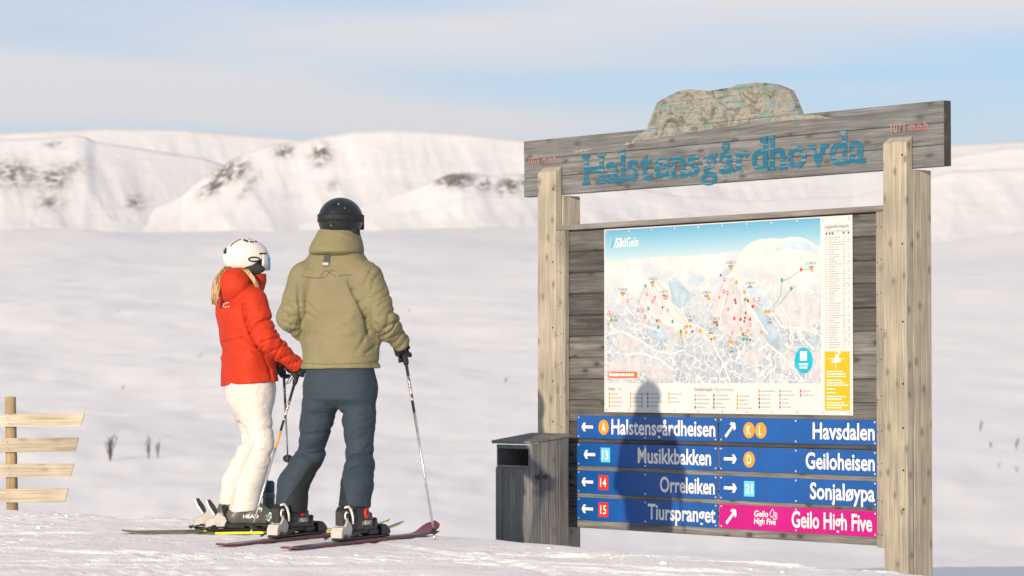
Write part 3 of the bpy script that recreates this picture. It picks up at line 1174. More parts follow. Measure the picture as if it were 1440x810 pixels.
# cladding: each plank its own piece
NP = 14
z0, z1 = -0.190, 1.966
pitch = (z1 - z0) / NP
bm = bmesh.new()
bm_box(bm, -0.98, 2.232, 0.050, 0.066, 0.0, pitch - 0.008, 0.009, None, 2)
bm_box(bm, -0.979, 2.231, 0.0665, 0.078, 0.004, pitch + 0.008, 0.0)
pk_me = bm_done(bm, 'plank')
pk_me.materials.append(M['plank'])
for i in range(NP):
    o = link('plank', pk_me, None, board)
    o.location = (0, random.uniform(-0.002, 0.002), z0 + i * pitch - ZB)
    o.rotation_euler = (0, random.uniform(-0.0006, 0.0006), 0)
bpart('top_rail', box_me('top_rail', -0.982, 2.234, 0.018, 0.092, 1.968, 2.006, 0.005), M['rail'])
bpart('batten', box_me('batten', -0.983, -0.885, 0.003, 0.0475, -0.196, 1.966, 0.004), M['batten'])
bpart('batten', box_me('batten', 2.168, 2.235, 0.006, 0.0475, -0.196, 1.966, 0.004), M['batten'])
for bx0 in (-0.95, 2.19):
    bm = bmesh.new()
    for z in np.linspace(-0.12, 1.88, 10):
        for dx in (0.0, 0.035):
            bm_lathe(bm, [(0.005, 0), (0.004, 0.002)], 6, Matrix.Translation((bx0 + dx - 0.01, 0.003 if bx0 < 0 else 0.006, z + random.uniform(-.02, .02))) @ Matrix.Rotation(R(90), 4, 'X'))
    bpart('nail_heads', bm_done(bm, 'nail_heads'), M['nail'])
# two stiff ledges behind the planks hold them together
for x in (-0.4, 0.65, 1.7):
    bpart('back_ledge', box_me('back_ledge', x - 0.06, x + 0.06, 0.084, 0.12, -0.17, 1.95, 0.004), M['plank'])


# ------------------------------------------------------------------ direction signs
def arrow_poly(cx, cz, ln, w, ang):
    h = ln / 2
    pts = [(-h, -w * .17), (h - w * .55, -w * .17), (h - w * .75, -w * .5), (h - w * .36, -w * .5), (h, 0), (h - w * .36, w * .5), (h - w * .75, w * .5), (h - w * .55, w * .17), (-h, w * .17)]
    c, s = math.cos(ang), math.sin(ang)
    return [(cx + c * a - s * b, cz + s * a + c * b) for a, b in pts]


PLATE_H = 0.166


def direction_sign(x0, zt, arrow, ax, badges, text, tx0, tx1, colour, label, wdt=1.462, cap=0.110):
    zb_ = zt - PLATE_H
    root = on_board('direction_sign', x0, zb_, 0.040)
    tag(root, label, 'sign', 'direction signs under the ski map')
    pl = link('plate', box_me('plate', 0, wdt, 0.0, 0.0045, 0, PLATE_H, 0.0012), M[colour], root)
    mid = PLATE_H / 2
    bm = bmesh.new()
    bm_poly(bm, arrow_poly(ax - x0, mid, 0.125 if arrow != R(45) else 0.135, 0.062, arrow), -0.0012)
    link('arrow', bm_done(bm, 'arrow'), M['print_white'], root)
    for (bx, shape, mat, ch) in badges:
        bm = bmesh.new()
        cx = bx - x0
        if shape == 'disc':
            bm_disc(bm, cx, mid, 0.054, 0.054, -0.0012, 28)
            nm = 'lift_badge'
        else:
            w = 0.052 if shape == 'wide' else 0.050
            bm_poly(bm, [(cx - w, mid - 0.052), (cx + w, mid - 0.052), (cx + w, mid + 0.052), (cx - w, mid + 0.052)], -0.0012)
            nm = 'run_badge'
        b = link(nm, bm_done(bm, nm), M[mat], root)
        hw = 0.021 if len(ch) == 1 else 0.032
        if ch == 'L':
            hw = 0.017
        link('badge_lettering', text_plane(ch, cx - hw, cx + hw, mid - 0.032, 0.064, -0.0024, 0.012), M['print_white'], b)
    if text:
        link('lettering', text_plane(text, tx0 - x0, tx1 - x0, 0.033, cap, -0.0012, 0.020), M['print_white'], root)
    for sx in (0.02, wdt / 2 + 0.0, wdt - 0.02):
        for sz in (0.015, PLATE_H - 0.015):
            bm = bmesh.new()
            bm_lathe(bm, [(0.0075, 0), (0.0075, 0.0015), (0.004, 0.003)], 10, Matrix.Translation((sx, -0.0002, sz)) @ Matrix.Rotation(R(90), 4, 'X'))
            link('screw', bm_done(bm, 'screw'), M['screw'], root)
    return root


XL, XR = -0.795, 0.681
ROWS = [0.622, 0.424, 0.226, 0.032]


def X_(u, v=600):
    return spx(u, v)[0]


direction_sign(XL, ROWS[0], R(180), X_(826), [(X_(849), 'disc', 'badge_orange', 'A')], 'Halstensgårdheisen', X_(860), X_(1006), 'sign_blue', 'blue sign reading Halstensgårdheisen with orange lift letter A')
direction_sign(XL, ROWS[1], R(180), X_(829), [(X_(851.5), 'box', 'badge_sky', '13')], 'Musikkbakken', X_(897), X_(1000), 'sign_blue', 'blue sign reading Musikkbakken with light blue number 13')
direction_sign(XL, ROWS[2], R(180), X_(826), [(X_(848.5), 'wide', 'badge_red', '14')], 'Orreleiken', X_(928), X_(1005), 'sign_blue', 'blue sign reading Orreleiken with red number 14')
direction_sign(XL, ROWS[3], R(180), X_(826), [(X_(848.5), 'wide', 'badge_red', '15')], 'Tiurspranget', X_(911), X_(1006), 'sign_blue', 'blue sign reading Tiurspranget with red number 15')
direction_sign(XR, ROWS[0], R(45), X_(1027), [(X_(1053.5), 'disc', 'badge_orange', 'K'), (X_(1070), 'disc', 'badge_orange', 'L')], 'Havsdalen', X_(1143), X_(1230), 'sign_blue', 'blue sign reading Havsdalen with orange lift letters K and L')
direction_sign(XR, ROWS[1], 0.0, X_(1027), [(X_(1053.5), 'disc', 'badge_orange', 'D')], 'Geiloheisen', X_(1133), X_(1230), 'sign_blue', 'blue sign reading Geiloheisen with orange lift letter D')
direction_sign(XR, ROWS[2], 0.0, X_(1027), [(X_(1053.5), 'box', 'badge_sky', '21')], 'Sonjaløypa', X_(1139), X_(1230), 'sign_blue', 'blue sign reading Sonjaløypa with light blue number 21')
gh = direction_sign(XR, ROWS[3], R(45), X_(1028), [], 'Geilo High Five', X_(1113), X_(1226), 'sign_magenta', 'magenta sign reading Geilo High Five at lower right of board')
# the small script emblem on the magenta sign
lx = X_(1060) - XR
link('emblem_lettering', text_plane('Geilo', lx, lx + 0.135, 0.092, 0.042, -0.0012, 0.022, slant=0.12), M['print_white'], gh)
link('emblem_lettering', text_plane('High Five', lx, lx + 0.205, 0.042, 0.042, -0.0012, 0.022, slant=0.12), M['print_white'], gh)
bm = bmesh.new()
hx, hz = lx + 0.185, 0.112
for pts in ([(-.028, -.012), (-.032, .008), (-.018, .026), (-.006, .036), (.002, .024), (.006, .008), (.0, -.012), (-.012, -.02), (-.028, -.012)],
            [(.004, .01), (.02, .014), (.034, .004), (.034, -.01), (.026, -.03), (.008, -.034), (-.004, -.022)],
            [(.008, -.004), (.02, .0), (.016, -.012), (.026, -.012), (.018, -.022)]):
    bm_ribbon(bm, [(hx + a, hz + b) for a, b in pts], 0.005, -0.0012)
link('clapping_hands_emblem', bm_done(bm, 'clapping_hands_emblem'), M['print_white'], gh)


# ------------------------------------------------------------------ ski map
MX0, MX1, MZ0, MZ1 = -0.497, 1.931, 0.648, 1.958
YM = 0.040
smap = on_board('ski_map', MX0, MZ0, YM)
tag(smap, 'large printed panorama map of ski runs with white legend and orange notice', 'map')


def q(u, v):
    x, z = spx(u, v, YM)
    return (x - MX0, z - MZ0)


def mpart(name, bm_or_me, mat, parent=None):
    me = bm_or_me if isinstance(bm_or_me, bpy.types.Mesh) else bm_done_flat(bm_or_me, name)
    return link(name, me, M[mat], parent or smap)


def bm_done_flat(bm, name):
    me = bpy.data.meshes.new(name)
    bm.to_mesh(me)
    bm.free()
    return me


mpart('sheet', box_me('sheet', 0, MX1 - MX0, 0, 0.005, 0, MZ1 - MZ0, 0.001), 'sheet_white')
ix0, ix1, iz0, iz1 = 0.012, 1.645 - MX0, 0.857 - MZ0, MZ1 - MZ0 - 0.008
me = mesh_np('map_picture', [(ix0, -.0008, iz0), (ix1, -.0008, iz0), (ix1, -.0008, iz1), (ix0, -.0008, iz1)], [(0, 1, 2, 3)], False)
uv = me.uv_layers.new(name='UVMap')
for lp, c in zip(uv.data, ((0, 0), (1, 0), (1, 1), (0, 1))):
    lp.uv = c
mpart('map_picture', me, 'map_print')


def art(mat, polys, y=-0.0016, name='map_area'):
    for i, p in enumerate(polys):
        bm = bmesh.new()
        bm_poly(bm, [q(*a) for a in p], y - i * 0.00005)
        mpart(name, bm, mat)


def lines(mat, pl, w=0.005, y=-0.0022, name='map_runs'):
    bm = bmesh.new()
    for p in pl:
        bm_ribbon(bm, [q(*a) for a in p], w, y)
    return mpart(name, bm, mat)


art('map_snow', [[(1037, 362), (1046, 350), (1056, 341), (1070, 336), (1090, 335), (1100, 336), (1112, 333), (1128, 334), (1142, 340), (1153, 350), (1153, 372), (1100, 371), (1040, 372)],
                 [(905, 402), (915, 394), (924, 393), (934, 397), (944, 407), (952, 424), (960, 444), (970, 456), (980, 462), (962, 468), (940, 458), (916, 442), (900, 424)]])
art('map_pale_blue', [[(1088, 352), (1104, 343), (1120, 338), (1136, 342), (1150, 352), (1151, 360), (1130, 352), (1112, 350)],
                      [(934, 397), (940, 392), (948, 389), (956, 398), (952, 404), (944, 404)],
                      [(965, 398), (974, 389), (985, 385), (992, 392), (985, 399), (974, 402)],
                      [(1040, 400), (1056, 404), (1076, 416), (1086, 430), (1078, 440), (1064, 426), (1050, 414)],
                      [(1000, 398), (1012, 388), (1020, 378), (1030, 380), (1018, 392), (1006, 404)]], -0.0017)
art('map_blue', [[(940, 396), (948, 391), (956, 396), (966, 407), (980, 416), (970, 419), (965, 428), (956, 434), (946, 426), (943, 410)],
                 [(908, 458), (922, 464), (936, 466), (944, 474), (930, 478), (915, 474)],
                 [(1058, 418), (1072, 430), (1082, 446), (1090, 462), (1098, 478), (1094, 486), (1084, 472), (1072, 456), (1062, 438)],
                 [(1070, 466), (1088, 470), (1104, 482), (1100, 494), (1084, 486)],
                 [(922, 388), (921, 396), (917, 402), (914, 398)],
                 [(1120, 486), (1142, 478), (1148, 470), (1148, 484), (1136, 492)]], -0.0018)
art('map_rose', [[(1022, 384), (1034, 396), (1048, 414), (1062, 436), (1070, 456), (1056, 470), (1036, 474), (1016, 470), (1008, 452), (1002, 434), (1004, 414), (1012, 398)],
                 [(1086, 430), (1104, 420), (1122, 414), (1140, 412), (1152, 418), (1152, 452), (1134, 466), (1114, 468), (1098, 452)],
                 [(898, 412), (908, 402), (918, 404), (926, 420), (934, 438), (928, 446), (912, 436)]], -0.00165)
art('map_grey', [[(852, 512), (872, 504), (896, 504), (908, 514), (900, 526), (874, 528), (856, 526)], [(934, 466), (950, 462), (956, 470), (950, 478), (938, 474)],
                 [(905, 520), (926, 514), (944, 520), (950, 533), (920, 535)], [(1138, 524), (1152, 516), (1152, 534), (1138, 532)], [(1104, 500), (1116, 494), (1118, 516), (1104, 524)],
                 [(870, 480), (890, 474), (904, 482), (894, 492), (874, 492)], [(1040, 500), (1060, 490), (1076, 498), (1066, 512), (1046, 514)]], -0.0019)
lines('run_white', [[(912, 400), (920, 416), (934, 436), (952, 450), (972, 458)], [(918, 396), (936, 412), (948, 436), (962, 452), (984, 460)], [(1028, 384), (1022, 410), (1014, 440), (1012, 464)],
                    [(1036, 394), (1048, 420), (1064, 446), (1080, 470)], [(872, 416), (888, 440), (908, 458), (930, 466)], [(984, 460), (1000, 470), (1006, 490), (1018, 512), (1026, 536)],
                    [(1060, 500), (1080, 484), (1100, 500), (1118, 520), (1130, 536)], [(1086, 440), (1100, 460), (1130, 462), (1150, 470)], [(1098, 430), (1112, 452), (1112, 480)], [(1128, 416), (1132, 444), (1122, 470), (1146, 492)],
                    [(856, 470), (876, 466), (900, 478), (920, 492), (944, 498), (962, 492)], [(880, 500), (900, 496), (930, 506), (946, 520)]], 0.010, -0.0021)
lines('run_red', [[(1020, 392), (1012, 412), (1008, 436)], [(1026, 392), (1022, 420), (1016, 446), (1022, 466)], [(1030, 390), (1040, 412), (1042, 440), (1036, 470)], [(918, 398), (930, 420), (940, 442), (962, 456)],
                  [(922, 394), (940, 414), (952, 438), (966, 454)], [(872, 418), (884, 432), (900, 452), (918, 460)], [(1046, 420), (1052, 446), (1050, 470)], [(1000, 420), (1010, 424)], [(1012, 458), (1024, 454)]], 0.0055)
lines('run_peach', [[(926, 396), (938, 410), (946, 426), (956, 444), (966, 456), (976, 460)], [(1030, 478), (1040, 470), (1054, 466)], [(956, 470), (966, 476), (976, 470)], [(982, 462), (996, 470), (1006, 476)], [(1046, 408), (1058, 424), (1078, 438)]], 0.009, -0.00215)
lines('print_green', [[(1081, 436), (1092, 426), (1098, 414), (1100, 396), (1112, 390), (1128, 379), (1142, 379)], [(1084, 438), (1100, 424), (1112, 408), (1120, 402)], [(908, 402), (902, 416), (898, 430)], [(1036, 486), (1050, 476), (1058, 470)]], 0.0035)
# run and lift markers
MK = {'print_magenta': [(883, 423), (898, 436), (904, 437), (910, 414), (939, 437), (963, 461), (857, 440), (1030, 468), (1061, 422), (1068, 421), (1055, 457), (1048, 470), (1042, 463)],
      'print_red': [(921, 419), (918, 424), (907, 445), (935, 419), (938, 418), (1019, 393), (1018, 410), (1023, 412), (1024, 435), (1052, 423), (1059, 431), (1033, 448), (1042, 449), (1055, 449), (1034, 422), (1127, 379)],
      'print_green': [(908, 402), (912, 434), (946, 452), (926, 460), (860, 450), (958, 466), (1100, 394), (1113, 406), (1048, 421), (1045, 470), (1046, 477), (1051, 477)],
      'print_dark': [(932, 432), (924, 451), (1014, 387), (1035, 426), (1048, 447), (1009, 457), (1055, 478), (974, 466), (1001, 477), (1049, 440), (1047, 452)],
      'badge_orange': [(876, 414), (918, 401), (860, 444), (856, 456), (966, 459), (971, 459), (927, 451), (965, 467), (958, 470), (1006, 453), (1009, 453), (1028, 378), (1036, 397), (997, 420), (1012, 418), (1047, 411), (1077, 438), (1081, 438), (1142, 379), (1005, 476), (1026, 480), (1029, 481), (1052, 465), (985, 465), (1071, 467)]}
for mk, pts in MK.items():
    bm = bmesh.new()
    for (u, v) in pts:
        x, z = q(u, v)
        r_ = 0.0125 if mk != 'print_dark' else 0.0095
        bm_disc(bm, x, z, r_, r_ * 1.1, -0.0030, 10)
    mpart('map_markers', bm, mk)
bm = bmesh.new()
for (u, v) in MK['print_magenta'] + MK['print_red'][:9]:
    x, z = q(u, v)
    bm_disc(bm, x, z, 0.006, 0.006, -0.0034, 8)
mpart('marker_centres', bm, 'print_white')
# name tags of the tops (too small to read)
bm = bmesh.new()
bm2 = bmesh.new()
for (u, v) in [(918, 392), (876, 407), (1028, 369), (1141, 370), (994, 411), (1055, 398), (1083, 448), (934, 410), (866, 445), (971, 445), (1006, 448), (1000, 463), (1029, 489)]:
    x, z = q(u, v)
    bm_poly(bm, [(x - 0.045, z - 0.008), (x + 0.045, z - 0.008), (x + 0.045, z + 0.008), (x - 0.045, z + 0.008)], -0.0030)
    for k in range(7):
        if k != 3:
            bm_poly(bm2, [(x - 0.043 + k * 0.0125, z - 0.005), (x - 0.034 + k * 0.0125, z - 0.005), (x - 0.034 + k * 0.0125, z + 0.005), (x - 0.043 + k * 0.0125, z + 0.005)], -0.0036)
    bm_poly(bm, [(x - 0.022, z - 0.034), (x + 0.022, z - 0.034), (x + 0.022, z - 0.018), (x - 0.022, z - 0.018)], -0.0030)
mpart('name_tags', bm, 'print_tag')
mpart('tag_print', bm2, 'sheet_white')
# logo
a, b_ = q(866, 341)
mpart('logo_lettering', text_plane('Ski', a, a + 0.112, b_ - 0.035, 0.066, -0.0016, 0.016), 'print_white')
mpart('logo_lettering', text_plane('Geilo', a + 0.122, a + 0.24, b_ - 0.035, 0.066, -0.0016, 0.0), 'print_white')
for k, mt in ((0, 'bubble_blue'), (1, 'map_grey')):
    bm = bmesh.new()
    bm_poly(bm, [(a - 0.05 + k * 0.026, b_ - 0.038), (a - 0.038 + k * 0.026, b_ - 0.038), (a - 0.016 + k * 0.022, b_ + 0.022 - k * 0.016), (a - 0.028 + k * 0.022, b_ + 0.022 - k * 0.016)], -0.0016)
    mpart('logo_stroke', bm, mt)
# blue bubble
cx, cz = q(1130.5, 507)
bm = bmesh.new()
bm_disc(bm, cx, cz, 0.083, 0.086, -0.0030, 40)
bub = mpart('blue_bubble', bm, 'bubble_blue')
bm = bmesh.new()
bm_poly(bm, [(cx - 0.032, cz + 0.0), (cx + 0.03, cz + 0.0), (cx + 0.03, cz + 0.062), (cx - 0.032, cz + 0.062)], -0.0036)
for w, dz in ((0.044, -0.024), (0.036, -0.046)):
    for k in range(6):
        xa = cx - w + k * 2 * w / 6
        bm_poly(bm, [(xa, cz + dz - 0.008), (xa + 2 * w / 6 * 0.78, cz + dz - 0.008), (xa + 2 * w / 6 * 0.78, cz + dz + 0.006), (xa, cz + dz + 0.006)], -0.0036)
link('bubble_print', bm_done_flat(bm, 'bubble_print'), M['print_white'], bub)
# orange notice and the orange phone tag
ox0, oz0 = q(1160, 577)
ox1, oz1 = q(1195, 494)
bm = bmesh.new()
bm_poly(bm, [(ox0, oz0), (ox1, oz0), (ox1, oz1), (ox0, oz1)], -0.0012)
on_ = mpart('orange_notice', bm, 'notice_orange')
bm = bmesh.new()
rng = random.Random(3)
zz = oz1 - 0.135
for para in (3, 3, 1, 1, 2, 3):
    for k in range(para):
        w = (ox1 - ox0 - 0.05) * rng.uniform(0.72, 1.0) * (0.5 if para == 1 else 1)
        xa = ox0 + 0.018
        while xa < ox0 + 0.018 + w:
            lw = rng.uniform(0.012, 0.034)
            bm_poly(bm, [(xa, zz), (xa + lw, zz), (xa + lw, zz + 0.0075), (xa, zz + 0.0075)], -0.002)
            xa += lw + 0.005
        zz -= 0.0165
    zz -= 0.008
sx, sz = q(1176.5, 505)
sk = [(-.052, -.016), (-.03, -.012), (-.02, .002), (-.006, .012), (.0, .026), (.012, .03), (.02, .022), (.02, .010), (.03, .0), (.04, -.006), (.034, -.02), (.0, -.022), (-.03, -.024)]
bm_poly(bm, [(sx + a_, sz + c_) for a_, c_ in sk], -0.002)
bm_ribbon(bm, [(sx - 0.075, sz + 0.004), (sx + 0.075, sz + 0.004)], 0.004, -0.0022)
bm_ribbon(bm, [(sx - 0.008, sz + 0.05), (sx - 0.008, sz - 0.06)], 0.004, -0.0023)
bm_disc(bm, sx + 0.024, sz + 0.042, 0.012, 0.013, -0.002, 12)
link('notice_print', bm_done_flat(bm, 'notice_print'), M['print_white'], on_)
tx0, tz0 = q(856, 531.5)
tx1, tz1 = q(896.5, 522.5)
bm = bmesh.new()
bm_poly(bm, [(tx0, tz0), (tx1, tz0), (tx1, tz1), (tx0, tz1)], -0.0030)
tg = mpart('phone_tag', bm, 'tag_orange')
bm = bmesh.new()
xa = tx0 + 0.012
for k, lw in enumerate((0.02, 0.075, 0.02, 0.028, 0.022, 0.022, 0.03)):
    bm_poly(bm, [(xa, tz0 + 0.013), (xa + lw, tz0 + 0.013), (xa + lw, tz1 - (0.013 if k else 0.008)), (xa, tz1 - (0.013 if k else 0.008))], -0.0036)
    xa += lw + 0.007
link('tag_lettering', bm_done_flat(bm, 'tag_lettering'), M['print_white'], tg)
# headings
def heading(words, u, v, cap, dark):
    x, z = q(u, v)
    mpart('heading', text_plane(words[0], x, x + words[1], z, cap, -0.0012, 0.0), dark)


heading(('Løypeinformasjon', 0.215), 1160, 321.5, 0.026, 'print_dark')
heading(('Trail map information', 0.215), 1160, 327.5, 0.022, 'print_grey')
heading(('Heiser', 0.07), 856, 549, 0.024, 'print_dark')
heading(('/ Lifts', 0.06), 866.5, 549, 0.022, 'print_grey')
heading(('Kartinformasjon', 0.175), 977, 550, 0.026, 'print_dark')
heading(('/ Map information', 0.20), 1003, 550, 0.024, 'print_grey')


def dashes(bm, x, z, w, h, rng):
    xa = x
    while xa < x + w:
        lw = rng.uniform(0.008, 0.026)
        bm_poly(bm, [(xa, z), (xa + lw, z), (xa + lw, z + h), (xa, z + h)], -0.0012)
        xa += lw + 0.005


# run table: fifty thin rows of print
bm = bmesh.new()
x0_, zt_ = q(1161, 335)
_, zb2 = q(1161, 489)
nrow = 46
for i in range(nrow):
    z = zt_ + (zb2 - zt_) * i / (nrow - 1)
    bm_poly(bm, [(x0_, z), (x0_ + 0.010, z), (x0_ + 0.010, z + 0.007), (x0_, z + 0.007)], -0.0012)
    dashes(bm, x0_ + 0.028, z, rng.uniform(0.04, 0.11), 0.0062, rng)
    dashes(bm, x0_ + 0.155, z, 0.018, 0.0062, rng)
    if i % 3:
        dashes(bm, x0_ + 0.20, z, 0.012, 0.0062, rng)
mpart('run_table', bm, 'print_grey')
bm = bmesh.new()
for c_ in (0.0, 0.03, 0.055, 0.155, 0.2):
    bm_poly(bm, [(x0_ + c_, zt_ + 0.022), (x0_ + c_ + 0.016, zt_ + 0.022), (x0_ + c_ + 0.016, zt_ + 0.036), (x0_ + c_, zt_ + 0.036)], -0.0012)
mpart('table_heading', bm, 'print_dark')
# legend
bmt = bmesh.new()
lg = {}
for (u, n_, mt, v0) in ((857, 4, 'badge_orange', 554), (887, 4, 'badge_orange', 554), (903, 4, 'print_grey', 554), (911, 4, 'print_dark', 554), (941, 3, 'badge_orange', 554),
                        (978, 4, None, 556), (1004, 4, 'print_dark', 556), (1037, 4, 'badge_orange', 557), (1068, 5, 'badge_orange', 550), (1097, 5, 'print_magenta', 550), (1126, 2, 'print_magenta', 550)):
    for i in range(n_):
        x, z = q(u, v0 + i * 5.6)
        m_ = mt or ('badge_orange', 'print_green', 'badge_sky', 'badge_red')[i]
        if mt == 'print_magenta' and u == 1097:
            m_ = ('print_teal', 'tag_orange', 'print_grey', 'print_magenta', 'print_magenta')[i]
        if u == 1068 and i > 1:
            m_ = 'print_dark'
        lg.setdefault(m_, []).append((x, z))
        if u not in (903,):
            dashes(bmt, x + 0.02, z - 0.004, rng.uniform(0.06, 0.12), 0.008, rng)
for m_, pts in lg.items():
    bm = bmesh.new()
    for x, z in pts:
        bm_disc(bm, x, z, 0.008, 0.011, -0.0012, 10)
    mpart('legend_symbols', bm, m_)
mpart('legend_print', bmt, 'print_grey')
for u in np.linspace(855, 1196, 11):
    for zz in (MZ1 - MZ0 - 0.022, 0.018):
        bm = bmesh.new()
        xx = (u - 855) / (1196 - 855) * (MX1 - MX0 - 0.05) + 0.025
        bm_lathe(bm, [(0.009, 0), (0.009, 0.0018), (0.005, 0.0035)], 10, Matrix.Translation((xx, -0.0009, zz)) @ Matrix.Rotation(R(90), 4, 'X'))
        link('screw', bm_done(bm, 'screw'), M['screw'], smap)


# ------------------------------------------------------------------ litter bin beside the left post
bp = at(745, 700, 20.28)
bin_ = empty('litter_bin', (bp.x, bp.y, -0.72), SROT)
tag(bin_, 'grey wooden litter bin with slanted lid and open slot beside notice board', 'litter bin')
BW, BD, BH = 0.385, 0.345, 1.10        # local x runs to the left as negative
zo = 0.72


def bb(name, x0, x1, y0, y1, z0, z1, mat, bev=0.003, parent=None):
    return link(name, box_me(name, x0, x1, y0, y1, z0 + zo, z1 + zo, bev), M[mat], parent or bin_)


SL0, SL1 = 0.262, 0.385          # slot
nb_ = 5
for i in range(nb_):             # front boards under the slot
    a = -BW + i * BW / nb_
    bb('front_board', a + 0.0015, a + BW / nb_ - 0.0015, 0.0 + random.uniform(0, .004), 0.02, -0.70, SL0 - 0.014, 'bin')
bb('slot_sill', -BW + 0.012, -0.0, 0.001, 0.021, SL0 - 0.012, SL0 + 0.004, 'bin')
bb('slot_head', -BW + 0.012, -0.0, 0.001, 0.021, SL1, SL1 + 0.028, 'bin')
bb('slot_jamb', -BW + 0.012, -BW + 0.026, 0.002, 0.02, SL0 + 0.005, SL1 - 0.001, 'bin')
bb('slot_jamb', -0.02, -0.001, 0.002, 0.02, SL0 + 0.005, SL1 - 0.001, 'bin')
for i, (a, b) in enumerate(((0.0, 0.082), (0.085, 0.158), (0.161, 0.252), (0.255, 0.345))):   # right side boards, the side door
    bm = bmesh.new()
    bm_box(bm, -0.022 + 0.024 + (0, .003, 0, .002)[i], 0.022 + (0, .003, 0, .002)[i], a + 0.001, b - 0.001, -0.70 + zo, 0.418 + zo, 0.003)
    for v in bm.verts:
        if v.co.z > 0.3 + zo:
            v.co.z += 0.045 * v.co.y / BD
    link('side_board', bm_done(bm, 'side_board'), M['bin'], bin_)
for i in range(4):               # left side boards
    a, b = i * BD / 4, (i + 1) * BD / 4
    bb('side_board', -BW - 0.002, -BW + 0.018, a + 0.022 if i == 0 else a + 0.001, b - 0.001, -0.70, 0.40, 'bin')
bb('back_panel', -BW + 0.019, -0.001, BD - 0.02, BD - 0.002, -0.70, 0.41, 'bin')
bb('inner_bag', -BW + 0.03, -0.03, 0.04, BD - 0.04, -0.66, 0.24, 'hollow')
lidm = bmesh.new()
Mx = Matrix.Translation((0, -0.025, 0.420 + zo)) @ Matrix.Rotation(R(7.6), 4, 'X')
bm_box(lidm, -BW - 0.012, 0.030, 0, 0.198, 0, 0.022, 0.003, Mx)
l1 = link('lid_board', bm_done(lidm, 'lid_board'), M['bin_lid'], bin_)
lidm = bmesh.new()
bm_box(lidm, -BW - 0.012, 0.030, 0.201, 0.385, 0, 0.022, 0.003, Mx)
link('lid_board', bm_done(lidm, 'lid_board'), M['bin_lid'], bin_)
bm = bmesh.new()
bm_box(bm, 0.024, 0.034, 0.03, 0.14, 0.178 + zo, 0.196 + zo, 0.002)
bm_box(bm, 0.034, 0.046, 0.055, 0.07, 0.165 + zo, 0.21 + zo, 0.002)
bm_box(bm, 0.030, 0.040, 0.118, 0.136, 0.170 + zo, 0.206 + zo, 0.002)
link('latch', bm_done(bm, 'latch'), M['iron'], bin_)


# ------------------------------------------------------------------ slat fence at the left
FY = 20.5
fz = gz(-3.62, FY)
f0 = at(12.5, 640, FY)
fence = empty('slat_fence', (f0.x, FY, fz - 0.15))
tag(fence, 'pale wooden slat fence with slanted board ends at left edge', 'fence')
zf = -(fz - 0.15)
for px in (0.0, -1.9):
    bm = bmesh.new()
    bm_tube(bm, [(px + 0.022, 0.05, 0.0), (px + 0.012, 0.05, 0.45), (px, 0.05, at(12, 558, FY).z + zf - 0.004), (px, 0.05, at(12, 558, FY).z + zf)], [0.042, 0.041, 0.039, 0.035], 16)
    link('post', bm_done(bm, 'post', True), M['fence_post'], fence)
for (v0, v1, ue, tilt) in ((581.5, 600, 120.5, 0.010), (616, 636, 112.5, 0.012), (652, 671, 104.5, 0.0), (687, 706.5, 97, 0.002)):
    zt_, zb_ = at(60, v0, FY).z + zf, at(60, v1, FY).z + zf
    xe = at(ue, 640, FY).x - f0.x
    bm = bmesh.new()
    bm_prism(bm, [(-2.4, zb_), (xe - 0.028, zb_), (xe, zt_), (-2.4, zt_ - 0.01)], -0.014, 0.010)
    o = link('slat', bm_done(bm, 'slat'), M['fence'], fence)
    o.rotation_euler = (0, -tilt, 0)
    bm = bmesh.new()
    for nx in (0.0, 0.012):
        bm_lathe(bm, [(0.004, 0), (0.003, 0.002)], 6, Matrix.Translation((nx, -0.0145, (zt_ if nx == 0 else zb_) + (-0.03 if nx == 0 else 0.022))) @ Matrix.Rotation(R(90), 4, 'X'))
    link('nail_heads', bm_done(bm, 'nail_heads'), M['nail'], o)


# ------------------------------------------------------------------ skis, boots, poles
def grip_sdf(C, axis, palm_dir, wrist, th=0.0125, rad=0.030):
    """a closed hand round a pole: C on the pole, palm on the side palm_dir, five fingers wrapping it"""
    C = np.asarray(C, float)
    A = np.asarray(axis, float)
    A = A / np.linalg.norm(A)
    Pd = np.asarray(palm_dir, float)
    Pd = Pd - A * (Pd @ A)
    Pd = Pd / np.linalg.norm(Pd)
    Q = np.cross(A, Pd)

    def fn(P):
        knuckle0 = C + Pd * rad * 1.35 + A * 0.034 + Q * 0.012
        knuckle1 = C + Pd * rad * 1.35 - A * 0.034 + Q * 0.012
        d = cone(P, knuckle0, knuckle1, 0.018, 0.016)
        d = smin(d, cone(P, C + Pd * rad * 1.5 - Q * 0.02, C + Pd * rad * 1.4 + Q * 0.01, 0.026, 0.022), 0.015)
        d = smin(d, cone(P, C + Pd * rad * 1.5 - Q * 0.02, wrist, 0.028, 0.030), 0.02)
        for i, sc in enumerate((0.94, 1.06, 1.0, 0.82)):
            off = A * (0.033 - i * 0.0225)
            prev = C + Pd * rad * 1.35 + off + Q * 0.012
            for st in range(1, 5):
                ang = 0.25 + st * 0.78 * sc
                nx = C + off + (Pd * math.cos(ang) + Q * math.sin(ang)) * rad * (1.12 if st < 3 else 1.0)
                d = np.minimum(d, cone(P, prev, nx, th, th * 0.92))
                prev = nx
        prev = C + Pd * rad * 1.35 - Q * 0.018 + A * 0.015
        for st in range(1, 4):
            ang = -0.35 - st * 0.72
            nx = C + A * (0.030 + 0.008 * st) + (Pd * math.cos(ang) + Q * math.sin(ang)) * rad * 1.05
            d = np.minimum(d, cone(P, prev, nx, th * 1.1, th))
            prev = nx
        return d
    return fn


